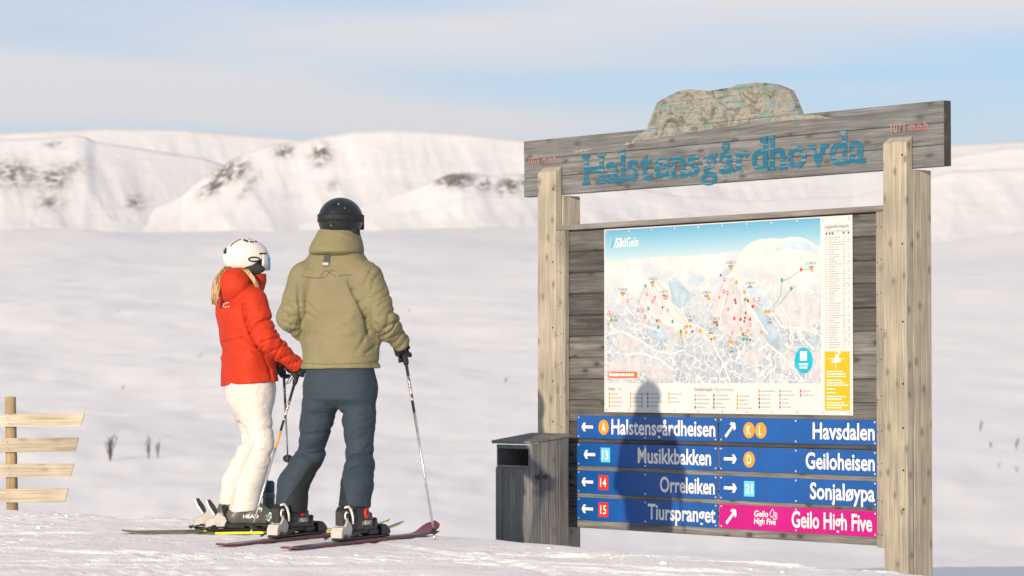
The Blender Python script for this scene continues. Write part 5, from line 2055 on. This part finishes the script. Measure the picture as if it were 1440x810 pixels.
# gloves
glove(man, pole_c, (0.11, 0.10, -0.98), (-0.55, -0.75, 0.1), (mx(562), 0.085, mz(484)), m_wr_r)
glove(man, (m_wr_l[0] + 0.07, m_wr_l[1] + 0.05, m_wr_l[2] - 0.01), (0.15, 0.25, -0.95), (-0.6, -0.6, 0.1), (m_wr_l[0] + 0.02, m_wr_l[1] + 0.015, m_wr_l[2]), m_wr_l)


# helmet
def helmet_fn(c, ang, r, low, ear, front):
    """shell with a brow edge in front and lobes over the ears"""
    f = np.array([math.cos(ang), math.sin(ang), 0])

    def fn(P):
        d = ell(P, c, r, ang)
        inner = ell(P, np.asarray(c) - np.array([0, 0, 0.012]), (r[0] - 0.02, r[1] - 0.02, r[2] - 0.018), ang)
        g = (P - np.asarray(c)) @ f
        cut = low + (front - low) * sstep(-0.02, 0.10, g)
        cut = cut - ear * np.exp(-((g + 0.005) / 0.045) ** 2)
        d = np.maximum(d, -(P[:, 2] - np.asarray(c)[2]) + cut)
        return np.maximum(d, -inner)
    return fn


hc = (mx(478), 0.045, mz(308))
HANG = R(64)
hel = link('helmet', sdf_mesh('helmet', helmet_fn(hc, HANG, (0.140, 0.119, 0.122), -0.085, 0.045, 0.0), (hc[0] - 0.18, hc[1] - 0.18, hc[2] - 0.16), (hc[0] + 0.18, hc[1] + 0.18, hc[2] + 0.15), 0.006, 2), M['helmet_black'], man)
bh = bvh_of(hel)


def band(name, c, ang, r, z, hgt, thick, mat, parent, tilt=0.0, a0=0.0, a1=2 * math.pi):
    """an elastic band round a helmet"""
    bm = bmesh.new()
    n_ = 48
    prev = None
    cl = (a1 - a0) > 6.2
    first = None
    for k in range(n_ + (0 if cl else 1)):
        a = a0 + (a1 - a0) * k / n_
        lx_, ly_ = math.cos(a), math.sin(a)
        zz_ = z + tilt * lx_
        kk = math.sqrt(max(0.05, 1 - (zz_ / r[2]) ** 2))
        ring = []
        for (dr, dz) in ((thick, -hgt), (thick, hgt), (-0.004, hgt), (-0.004, -hgt)):
            x = (r[0] * kk + dr) * lx_
            y = (r[1] * kk + dr) * ly_
            ring.append(bm.verts.new((c[0] + math.cos(ang) * x - math.sin(ang) * y, c[1] + math.sin(ang) * x + math.cos(ang) * y, c[2] + zz_ + dz)))
        if prev:
            for q_ in range(4):
                bm.faces.new((prev[q_], prev[(q_ + 1) % 4], ring[(q_ + 1) % 4], ring[q_]))
        else:
            first = ring
        prev = ring
    if cl:
        for q_ in range(4):
            bm.faces.new((prev[q_], prev[(q_ + 1) % 4], first[(q_ + 1) % 4], first[q_]))
    else:
        bm.faces.new(first[::-1])
        bm.faces.new(prev)
    return link(name, bm_done(bm, name, True), M[mat], parent)


gs = band('goggle_strap', hc, HANG, (0.140, 0.119, 0.122), 0.006, 0.021, 0.004, 'strap_black', hel, 0.0)
ptch = patch('strap_clip', bvh_of(gs), MO, [(462, 297.5), (469, 297.5), (469, 312), (462, 312)], 'pad_dark', hel, 3, 3, 0.005)
patch('strap_clip', bh, MO, [(463, 311), (468, 311), (468, 316.5), (463, 316.5)], 'strap_black', hel, 2, 2, 0.004)
for (u, v, r_) in ((476, 287.5, 0.9), (466, 316.5, 0.9), (484.5, 293, 0.5)):
    patch('helmet_stud', bh, MO, [(u - r_, v - r_), (u + r_, v - r_), (u + r_, v + r_), (u - r_, v + r_)], 'screw', hel, 2, 2, 0.003)
ff = np.array([math.cos(HANG), math.sin(HANG)])
gl = band('goggles', hc, HANG, (0.140, 0.119, 0.122), -0.012, 0.040, 0.012, 'strap_black', hel, 0.0, -0.72, 0.72)
l_ = np.array([-math.sin(HANG), math.cos(HANG), 0])
for sy in (-1, 1):
    cc = np.array(hc) + l_ * 0.088 * sy + np.array([0, 0, -0.075])
    link('ear_pad', sdf_mesh('ear_pad', lambda P: ell(P, cc, (0.052, 0.022, 0.055), HANG), cc - 0.075, cc + 0.075, 0.007, 1), M['pad_dark'], hel)
# short hair at the nape
def nape(P):
    return ell(P, np.array(hc) + np.array([-0.02 * ff[0], -0.02 * ff[1], -0.04]), (0.098, 0.088, 0.085), HANG)
link('hair', sdf_mesh('hair', nape, (hc[0] - 0.15, hc[1] - 0.15, hc[2] - 0.15), (hc[0] + 0.15, hc[1] + 0.15, hc[2] + 0.08), 0.008, 1), M['hair'], man)

# his skis and pole
sd_ = (math.cos(FA), math.sin(FA))
for (fx, fy), tl, lab in ((LF, 0.80, "dark maroon ski with white heel binding under the olive jacket person's left boot"),
                          (RF, 0.80, "dark maroon ski with red tip under the olive jacket person's right boot")):
    tail = (MO.x + fx - sd_[0] * (tl + 0.02), MO.y + fy - sd_[1] * (tl + 0.02))
    make_ski(lab, tail, FA, 1.72, SKI_Z, 'ski_maroon', 'ski_navy', 'ski_red', tl, 'pair of maroon skis', 0.068, emblem='ski_mark', arc=True)
ptop = Vector((mx(564.5), 0.13, mz(478))) + MO
ptip = at(612.5, 762, 15.75)
make_pole('silver ski pole with black top planted right of the olive jacket person', ptop, ptip,
          [(0.03, 0.64, 'pole_silver'), (0.64, 0.89, 'pole_dark')], text=('LEKI', 0.70, 0.12), loop_dir=(-0.02, 0.03, -0.05))


# ---- the woman-sized figure in the red jacket
WY = 17.0
WG = -0.035
WO = Vector(((346 - 720) / FPX * WY, WY, WG))
wx = lambda u: (u - 346) / (FPX / WY)
wz = lambda v: EYE - WG + (530 - v) / (FPX / WY)
WFA = R(10)                     # skis
WTA = R(32)                     # chest
WHA = R(12)                     # face
w_sh_r, w_el_r, w_wr_r = (wx(359), -0.13, wz(425)), (wx(378), -0.20, wz(478)), (wx(418), -0.13, wz(512))
w_sh_l, w_el_l, w_wr_l = (wx(322), 0.14, wz(425)), (wx(352), 0.22, wz(474)), (wx(391), 0.17, wz(509))
w_rb, w_lb = (0.035, -0.10), (-0.055, 0.10)
w_hip_r, w_knee_r = (wx(358), -0.075, wz(553)), (wx(371), -0.10, wz(627))
w_hip_l, w_knee_l = (wx(347), 0.075, wz(553)), (wx(357), 0.10, wz(622))
W_HEAD = (wx(346), -0.01, wz(364))
whand_r = (wx(423), -0.10, wz(518))
whand_l = (wx(397), 0.16, wz(517))


def w_rows(shr=0.0):
    rows = []
    for v, u, a, b in ((548, 351.5, 0.214, 0.153), (538, 351.5, 0.212, 0.150), (515, 349.5, 0.200, 0.138), (492, 347, 0.182, 0.121), (465, 343, 0.186, 0.128), (442, 340, 0.197, 0.138),
                       (427, 339, 0.194, 0.132), (414, 339, 0.172, 0.117), (404, 340, 0.14, 0.102), (394, 342, 0.105, 0.088)):
        rows.append((wz(v), wx(u), 0.0, a - shr, b - shr))
    return sorted(rows)


def w_body(P):
    hf, W = head_sdf(W_HEAD, WHA, 0.92)
    d = hf(P)
    d = smin(d, cone(P, (wx(345), 0, wz(376)), (wx(341), 0, wz(405)), 0.048, 0.055), 0.03)
    d = smin(d, loft(P, w_rows(0.035), WTA - R(90)), 0.02)
    for a, b, c, h_ in ((w_sh_r, w_el_r, w_wr_r, whand_r), (w_sh_l, w_el_l, w_wr_l, whand_l)):
        d = smin(d, limb(P, [a, b, c, h_], [0.045, 0.038, 0.028, 0.022])[0], 0.02)
    for a, b, c in ((w_hip_r, w_knee_r, w_rb), (w_hip_l, w_knee_l, w_lb)):
        ft = (c[0] + 0.06 * math.cos(WFA), c[1] + 0.06 * math.sin(WFA), 0.10)
        d = smin(d, limb(P, [a, b, (c[0] - 0.01, c[1], 0.30), (c[0] - 0.035, c[1], 0.15), ft], [0.066, 0.048, 0.034, 0.032, 0.026])[0], 0.02)
    return d


woman = link('person', sdf_mesh('person', w_body, (-0.32, -0.34, 0.03), (0.45, 0.36, 1.80), 0.012, 2), M['skin'])
woman.location = WO
tag(woman, 'person in bright red jacket, white trousers and white helmet with blond hair', 'person')


def w_jacket(P):
    d = loft(P, w_rows(0.0), WTA - R(90), 2.3)
    d = d - 0.008 * vnoise(P * np.array([8.0, 8.0, 4.0]), 25) * sstep(1.45, 1.30, P[:, 2])
    d = d - 0.012 * (1 - np.abs(vnoise(np.stack([P[:, 0] * 4, P[:, 1] * 4, P[:, 2] * 13 + P[:, 0] * 7], 1), 28))) ** 3 * np.exp(-((P[:, 2] - wz(492)) / 0.13) ** 2)
    for a, b, c, rr, sd in ((w_sh_r, w_el_r, w_wr_r, (0.084, 0.074, 0.054), 63), (w_sh_l, w_el_l, w_wr_l, (0.082, 0.072, 0.054), 64)):
        dl, S, O = limb(P, [a, b, c], rr, 0.04)
        w = 0.35 + 0.75 * np.exp(-((S - 0.24) / 0.10) ** 2) + 0.55 * sstep(0.28, 0.40, S)
        dl = dl - folds(S, O, 0.015, 22.0, 6.0, sd) * w
        e = np.array(c) - np.array(b)
        e = e / np.linalg.norm(e)
        dl = np.maximum(dl, (P - np.array(c)) @ e - 0.030)
        d = smin(d, dl, 0.012 + 0.022 * sstep(wz(440), wz(415), P[:, 2]))
    PP = np.stack([P[:, 0], P[:, 2], P[:, 1] * 0], 1)
    bk = sstep(0.04, -0.03, P[:, 1])
    for pl, dp, sg in (([(346, 430), (350, 450), (356, 470), (366, 488), (376, 498)], 0.013, 0.009), ([(352, 424), (347, 436)], 0.006, 0.008), ([(374, 500), (382, 520), (385, 534)], 0.007, 0.008), ([(308, 483), (326, 480), (345, 476), (366, 488)], 0.010, 0.008),
                       ([(366, 456), (387, 449)], 0.014, 0.007), ([(368, 469), (392, 462)], 0.012, 0.008), ([(373, 482), (402, 474)], 0.012, 0.008), ([(388, 494), (412, 485)], 0.012, 0.007), ([(400, 504), (421, 496)], 0.011, 0.007), ([(410, 513), (427, 505)], 0.012, 0.006),
                       ([(306, 466), (314, 476)], 0.008, 0.008), ([(352, 437), (362, 447)], 0.010, 0.007), ([(336, 500), (352, 492)], 0.007, 0.008), ([(312, 424), (330, 428), (346, 420)], 0.008, 0.007)):
        for a, b in zip(pl[:-1], pl[1:]):
            dd = cone(PP, (wx(a[0]), wz(a[1]), 0), (wx(b[0]), wz(b[1]), 0), 0.0, 0.0)
            d = d + bk * dp * np.exp(-(dd / sg) ** 2) * 0.75
    d = np.maximum(d, wz(540) - P[:, 2] + 0.09 * (P[:, 0] - 0.02))
    # hood and collar
    hood = ell(P, (wx(331.5), -0.085, wz(403)), (0.092, 0.108, 0.100), WTA)
    hood = smin(hood, cone(P, (wx(337), -0.02, wz(388)), (wx(331), -0.085, wz(402)), 0.082, 0.090), 0.03)
    hood = hood - 0.006 * (1 - np.abs(vnoise(np.stack([P[:, 0] * 9 + P[:, 2] * 8, P[:, 1] * 6, P[:, 2] * 9 - P[:, 0] * 8], 1), 35))) ** 2
    hood = np.maximum(hood, P[:, 2] - wz(377))
    d = smin(d, hood, 0.005)
    col = loft(P, [(wz(410), wx(346), 0.0, 0.092, 0.105), (wz(396), wx(350), 0.0, 0.088, 0.104), (wz(383), wx(353), 0.0, 0.078, 0.090)], WHA - R(90))
    col = np.maximum(col, P[:, 2] - wz(385))
    d = smin(d, col, 0.008)
    inner = loft(P, [(wz(398), wx(346), 0.0, 0.062, 0.075), (wz(360), wx(348), 0.0, 0.075, 0.09)], WHA - R(90))
    return np.maximum(d, -inner)


wj = link('jacket', sdf_mesh('jacket', w_jacket, (-0.30, -0.36, 0.84), (0.45, 0.38, 1.62), 0.0056, 1), M['jacket_red'], woman)
bw = bvh_of(wj)
for k, (u, v) in enumerate(((315, 428), (318, 426.5), (321, 426), (314, 431), (318, 432), (322, 431.5))):
    patch('back_logo', bw, WO, [(u - 1.2, v - 0.7), (u + 1.2, v - 0.9), (u + 1.2, v + 0.5), (u - 1.2, v + 0.7)], 'logo_pale', wj, 2, 2, 0.003)
seam('pocket_seam', bw, WO, [(373, 497), (378, 510), (383, 522), (386, 532)], 'seam_dark', wj, 0.0012)


def w_trousers(P):
    hips = loft(P, [(wz(592), wx(352), 0.0, 0.115, 0.075), (wz(566), wx(352), 0.0, 0.172, 0.138), (wz(548), wx(352), 0.0, 0.186, 0.150), (wz(535), wx(351.5), 0.0, 0.188, 0.146), (wz(522), wx(350), 0.0, 0.178, 0.132)], R(20) - R(90))
    d = None
    for hip, knee, b, sd, hem in ((w_hip_r, w_knee_r, w_rb, 73, 717), (w_hip_l, w_knee_l, w_lb, 85, 709)):
        shin = (b[0] - 0.010, b[1], 0.30)
        low = (b[0] - 0.035, b[1], wz(716))
        dl, S, O = limb(P, [hip, knee, shin, low], (0.098, 0.079, 0.087, 0.090), 0.05)
        tot = np.linalg.norm(np.array(hip) - np.array(knee))
        w = 0.40 + 0.8 * np.exp(-((S - tot) / 0.11) ** 2) - 0.1 * sstep(tot + 0.12, tot + 0.2, S)
        dl = dl - (folds(S, O, 0.015, 14.0, 4.5, sd) - 0.002) * w
        dl = np.maximum(dl, wz(hem) - P[:, 2] + 0.06 * (P[:, 0] - b[0]))
        d = dl if d is None else smin(d, dl, 0.015)
    return smin(d, hips, 0.05)


wt_ = link('trousers', sdf_mesh('trousers', w_trousers, (-0.28, -0.30, 0.08), (0.32, 0.30, 1.0), 0.0072, 1), M['trousers_white'], woman)
bt = bvh_of(wt_)
seam('side_seam', bt, WO, [(357, 620), (350, 640), (341, 658), (333, 680), (329, 700), (325.5, 715)], 'seam_tan', wt_, 0.0018)
seam('pocket_seam', bt, WO, [(377, 541), (378, 548)], 'seam_tan', wt_, 0.0018)
for b in (w_rb, w_lb):
    make_boot(woman, (b[0], b[1], 0.038), WFA, 'boot_grey', -1, 'print_white', whites=True)
glove(woman, whand_r, (-0.29, -0.12, -0.95), (-0.1, 0.5, 0.6), (w_wr_r[0] + 0.012, w_wr_r[1] + 0.01, w_wr_r[2] - 0.01), w_wr_r)
glove(woman, whand_l, (0.05, 0.6, -0.5), (-0.5, -0.5, 0.5), (w_wr_l[0] + 0.015, w_wr_l[1], w_wr_l[2] - 0.015), w_wr_l)

# helmet
whc = (wx(345.5), 0.0, wz(362))
WR = (0.139, 0.113, 0.114)
whel = link('helmet', sdf_mesh('helmet', helmet_fn(whc, WHA, WR, -0.078, 0.0, -0.01), (whc[0] - 0.18, whc[1] - 0.17, whc[2] - 0.15), (whc[0] + 0.18, whc[1] + 0.17, whc[2] + 0.14), 0.006, 2), M['helmet_white'], woman)
wb_ = bvh_of(whel)
VENTS = [((325.5, 345), 1.5, 0.9, -0.9), ((328.5, 342), 1.6, 0.8, -0.7), ((332.5, 339.5), 1.8, 0.7, -0.5), ((337, 337.5), 1.8, 0.6, -0.3), ((345.8, 338.7), 3.4, 1.3, 0.35), ((354, 340.3), 2.6, 1.1, 0.15), ((359.7, 339.8), 1.4, 0.9, 0.1), ((352, 336), 2.6, 0.7, 0.1)]
for (c_, ru, rv, sl_) in VENTS:
    u, v = c_
    patch('vent', wb_, WO, [(u - ru, v - rv - sl_ * ru), (u + ru, v - rv + sl_ * ru), (u + ru, v + rv + sl_ * ru), (u - ru, v + rv - sl_ * ru)], 'pad_dark', whel, 4, 3, 0.0015)
patch('strap_clip', wb_, WO, [(314.8, 349.5), (319.5, 349), (319, 357), (316.2, 357)], 'pad_dark', whel, 3, 4, 0.008)
# ring logo on the side
ring = []
for k in range(33):
    a = 2 * math.pi * k / 32
    ring.append((357.3 + 7.6 * math.cos(a), 364.6 + 2.9 * math.sin(a)))
hits = project(wb_, WO, ring, 0.0012)
bm = bmesh.new()
bm_tube(bm, [h[0] for h in hits], 0.0045, 6)
link('ring_logo', bm_done(bm, 'ring_logo', True), M['strap_black'], whel)
band('goggle_frame', whc, WHA, WR, -0.030, 0.046, 0.008, 'helmet_white', whel, 0.0, -0.85, 0.85)
band('goggle_lens', whc, WHA, WR, -0.036, 0.038, 0.016, 'lens_blue', whel, 0.0, -0.46, 0.46)
band('brow_slot', whc, WHA, WR, 0.020, 0.005, 0.0025, 'pad_dark', whel, 0.0, -1.05, -0.55)
band('lower_trim', whc, WHA, WR, -0.080, 0.007, 0.004, 'helmet_white', whel, 0.0, 1.2, 5.1)


wl_ = np.array([-math.sin(WHA), math.cos(WHA), 0])
for sy in (-1, 1):
    cc = np.array(whc) + wl_ * 0.086 * sy + np.array([0.040 * math.cos(WHA), 0.040 * math.sin(WHA), -0.072])
    link('ear_pad', sdf_mesh('ear_pad', lambda P: ell(P, cc, (0.066, 0.020, 0.032), WHA), cc - 0.085, cc + 0.085, 0.006, 1), M['pad_dark'], whel)

# long hair: locks that fall out from under the helmet over the hood
rng = random.Random(11)
bm = bmesh.new()
locks = []
for k in range(110):
    t = rng.random()
    q0 = (wx(318 + 9 * t), -0.095 + 0.03 * t + rng.uniform(-.015, .015), wz(376))
    q1 = (wx(307.5 + 8 * t + rng.uniform(-1.5, 1.5)), -0.135 + 0.02 * t + rng.uniform(-.015, .015), wz(392))
    q2 = (wx(302.5 + 9 * t + rng.uniform(-1.5, 1.5)), -0.150 + rng.uniform(-.012, .012), wz(410))
    q3 = (wx(301 + 8 * t + rng.uniform(-1.5, 2)), -0.150 + rng.uniform(-.012, .012), wz(421 + rng.uniform(0, 9)))
    locks.append((q0, q1, q2, q3))
for k in range(46):
    t = rng.random()
    q0 = (wx(344 + 7 * t), -0.108 + rng.uniform(-.008, .008), wz(380))
    q1 = (wx(351 + 6 * t), -0.122 + rng.uniform(-.008, .008), wz(387))
    q2 = (wx(358 + 5 * t), -0.128 + rng.uniform(-.008, .008), wz(396))
    q3 = (wx(364 + 3 * t), -0.130 + rng.uniform(-.006, .006), wz(404 + rng.uniform(0, 5)))
    locks.append((q0, q1, q2, q3))
for pts in locks:
    p = [Vector(a) for a in pts]
    fine = []
    for i in range(len(p) - 1):
        a0, a1, a2, a3 = p[max(i - 1, 0)], p[i], p[i + 1], p[min(i + 2, len(p) - 1)]
        for s_ in (0, 0.34, 0.67):
            fine.append(0.5 * ((2 * a1) + (a2 - a0) * s_ + (2 * a0 - 5 * a1 + 4 * a2 - a3) * s_ ** 2 + (3 * a1 - a0 - 3 * a2 + a3) * s_ ** 3))
    fine.append(p[-1])
    bm_tube(bm, fine, [0.0045 + 0.0025 * math.sin(math.pi * i / (len(fine) - 1)) - 0.0025 * (i / (len(fine) - 1)) for i in range(len(fine))], 5)
link('hair', bm_done(bm, 'hair', True), M['hair'], woman)

# her skis, poles and the bottle
wd = (math.cos(WFA), math.sin(WFA))
for b, lab in ((w_rb, 'black and yellow ski nearer the camera under the red jacket person'), (w_lb, 'black and yellow ski farther from the camera under the red jacket person')):
    tail = (WO.x + b[0] - wd[0] * 0.69, WO.y + b[1] - wd[1] * 0.69)
    make_ski(lab, tail, WFA, 1.61, WG + 0.006, 'ski_yellow', 'ski_dark', 'ski_teal', 0.69, 'pair of black and yellow skis', 0.062, core_tail='ski_olive')
bands_w = [(0.03, 0.50, 'pole_silver'), (0.50, 0.60, 'pole_orange'), (0.60, 0.89, 'pole_dark')]
make_pole('ski pole planted beside the boots and held in red sleeved right hand', Vector((wx(425), -0.10, wz(509))) + WO, at(351.5, 753, 16.72), bands_w,
          'poles of the person in red', ('LEKI', 0.66, 0.11), (-0.055, -0.03, -0.06))
make_pole('ski pole lifted off the snow and held in far left hand of red jacket person', Vector((wx(395.5), 0.15, wz(507))) + WO, at(405, 652, 17.95), bands_w,
          'poles of the person in red', ('LEKI', 0.66, 0.11), (-0.01, -0.01, -0.05))
bq = at(377.7, 745, 17.42)
bot = empty('insulated_bottle', (bq.x, bq.y, gz(bq.x, bq.y) - 0.02))
tag(bot, "dark green bottle with looped blue cap standing behind the red jacket person's boots", 'bottle')
b0 = bot.location.z
H1, H2, H3 = at(377, 702, 17.42).z - b0, at(377, 692, 17.42).z - b0, at(377, 676, 17.42).z - b0
bm = bmesh.new()
bm_lathe(bm, [(0.032, 0), (0.036, 0.01), (0.037, 0.03), (0.037, H1 - 0.01), (0.035, H1)], 24)
link('body', bm_done(bm, 'body', True), M['bottle_green'], bot)
bm = bmesh.new()
bm_lathe(bm, [(0.035, H1 + 0.0005), (0.0385, H1 + 0.006), (0.0385, H2 - 0.012), (0.034, H2)], 24)
link('collar_ring', bm_done(bm, 'collar_ring', True), M['boot_grey'], bot)
bm = bmesh.new()
bm_lathe(bm, [(0.034, H2 + 0.0005), (0.036, H2 + 0.006), (0.036, H3 - 0.012), (0.026, H3)], 24)
link('cap', bm_done(bm, 'cap', True), M['bottle_cap'], bot)
link('loop', tube_me('loop', [(-0.034, 0, H2 + 0.014), (-0.052, 0, H2 + 0.018), (-0.056, 0, H2 + 0.045), (-0.045, 0, H3 + 0.006), (-0.02, 0, H3 + 0.004), (-0.005, 0, H3 - 0.004)], 0.0075, 8), M['bottle_cap'], bot)


# ------------------------------------------------------------------ shrubs on the far snow
def ground_hit(u, v):
    r = ray(u, v)
    ys = np.geomspace(60, 8000, 3000)
    z = EYE + r.z / r.y * ys
    g = ground_h(r.x / r.y * ys, ys)
    i = np.argmax(g > z)
    return Vector((r.x / r.y * ys[i], ys[i], float(g[i])))


def shrub(u, v, hpx, wpx, n, seed, label):
    p = ground_hit(u, v)
    sc = p.y / FPX
    H_, W_ = hpx * sc, wpx * sc / 2
    rg = random.Random(seed)
    root = empty('shrub', (p.x, p.y, p.z - 0.05 * H_))
    tag(root, label, 'shrub', 'bare shrubs on the far snow')
    stems = bmesh.new()
    twigs = bmesh.new()
    for k in range(n):
        a = rg.uniform(0, 2 * math.pi)
        sp = rg.uniform(0.15, 1.0)
        end = Vector((math.cos(a) * W_ * sp, math.sin(a) * W_ * sp, H_ * rg.uniform(0.6, 1.0)))
        mid = end * 0.5 + Vector((end.x * -0.15, end.y * -0.15, H_ * 0.04))
        r0 = 0.021 * H_
        bm_tube(stems, [Vector((0, 0, 0)), mid, end], [r0, r0 * 0.65, r0 * 0.25], 4)
        for j in range(9):
            t = rg.uniform(0.3, 1.0)
            s0 = mid.lerp(end, max(0, t * 2 - 1)) if t > 0.5 else mid * (t * 2)
            d = Vector((rg.uniform(-1, 1), rg.uniform(-1, 1), rg.uniform(0.3, 1.2))).normalized() * H_ * rg.uniform(0.10, 0.24)
            bm_tube(twigs, [s0, s0 + d * 0.5 + Vector((0, 0, 0.01 * H_)), s0 + d], [r0 * 0.45, r0 * 0.35, r0 * 0.2], 3)
    link('stems', bm_done(stems, 'stems'), M['bark'], root)['kind'] = 'stuff'
    link('twigs', bm_done(twigs, 'twigs'), M['bark'], root)['kind'] = 'stuff'


for i, (u, v, h_, w_, n_, lab) in enumerate((
        (155, 648, 40, 22, 9, 'larger bare shrub with forked twigs right of the slat fence'),
        (209, 646, 34, 9, 5, 'thin bare shrub between the slat fence and red jacket person, left one'),
        (222, 645, 30, 8, 4, 'thin bare shrub between the slat fence and red jacket person, right one'),
        (172, 549, 8, 10, 5, 'small dark shrub tuft above the bare shrubs at left'),
        (166, 440, 6, 9, 5, 'tiny shrub tuft high on the plain at far left'),
        (281, 503, 7, 16, 6, 'low wide shrub tuft just left of the red jacket'),
        (711, 539, 12, 14, 6, 'shrub tuft just left of the notice board post'),
        (575, 440, 6, 8, 4, 'tiny shrub tuft right of the olive jacket'),
        (1378, 608, 17, 10, 6, 'shrub tuft uppermost of those right of the notice board'),
        (1393, 631, 12, 9, 6, 'dark shrub tuft in the middle of those right of the notice board'),
        (1429, 632, 16, 12, 6, 'faint shrub tuft at right edge above another'),
        (1405, 658, 9, 9, 5, 'small shrub tuft lowest of those right of the notice board'),
        (1430, 664, 11, 14, 5, 'faint low shrub tuft at right edge of the photograph'))):
    shrub(u, v, h_, w_, n_, 100 + i, lab)

# loose clods of snow on the trampled crest
rng = random.Random(5)
bm = bmesh.new()
for k in range(520):
    Y = rng.uniform(13.2, 19.6)
    X = rng.uniform(-0.19, 0.19) * Y
    qd = (X + 0.30) * 0.81 + (Y - 16.15) * 0.58
    if qd > 0.25 or (abs(qd + 0.15) > 0.5 and rng.random() < 0.55):
        continue
    if abs(X + 1.2) < 1.2 and 14.9 < Y < 17.6 and rng.random() < 0.8:
        continue
    r_ = 0.004 + 0.013 * rng.random() ** 5
    M_ = Matrix.Translation((X, Y, gz(X, Y) + r_ * 0.05)) @ Matrix.Rotation(rng.uniform(0, 6), 4, 'Z') @ Matrix.Diagonal((r_ * rng.uniform(.8, 1.6), r_ * rng.uniform(.8, 1.4), r_ * rng.uniform(.5, .9), 1))
    vsn = bmesh.ops.create_icosphere(bm, subdivisions=1, radius=1.0, matrix=M_)['verts']
    for v in vsn:
        v.co += Vector((rng.uniform(-1, 1), rng.uniform(-1, 1), rng.uniform(-1, 1))) * r_ * 0.22
tag(link('snow_clods', bm_done(bm, 'snow_clods', True), M['snow']), 'loose clods of snow scattered on the trampled crest', 'snow', kind='stuff')


# ------------------------------------------------------------------ thin winter haze over the valley
hz_me = box_me('haze', -32000, 32000, -120, 21000, -45, 1700)
hz = link('haze', hz_me)
hm = bpy.data.materials.new('haze')
hm.use_nodes = True
hm.node_tree.nodes.clear()
ho = hm.node_tree.nodes.new('ShaderNodeOutputMaterial')
hv_ = hm.node_tree.nodes.new('ShaderNodeVolumePrincipled')
hv_.inputs['Color'].default_value = (0.95, 0.95, 0.97, 1)
hv_.inputs['Density'].default_value = 2.5e-5
hv_.inputs['Anisotropy'].default_value = 0.2
hm.node_tree.links.new(hv_.outputs[0], ho.inputs['Volume'])
hz_me.materials.append(hm)
tag(hz, 'thin pale winter haze over the snow valley', 'haze', kind='stuff')
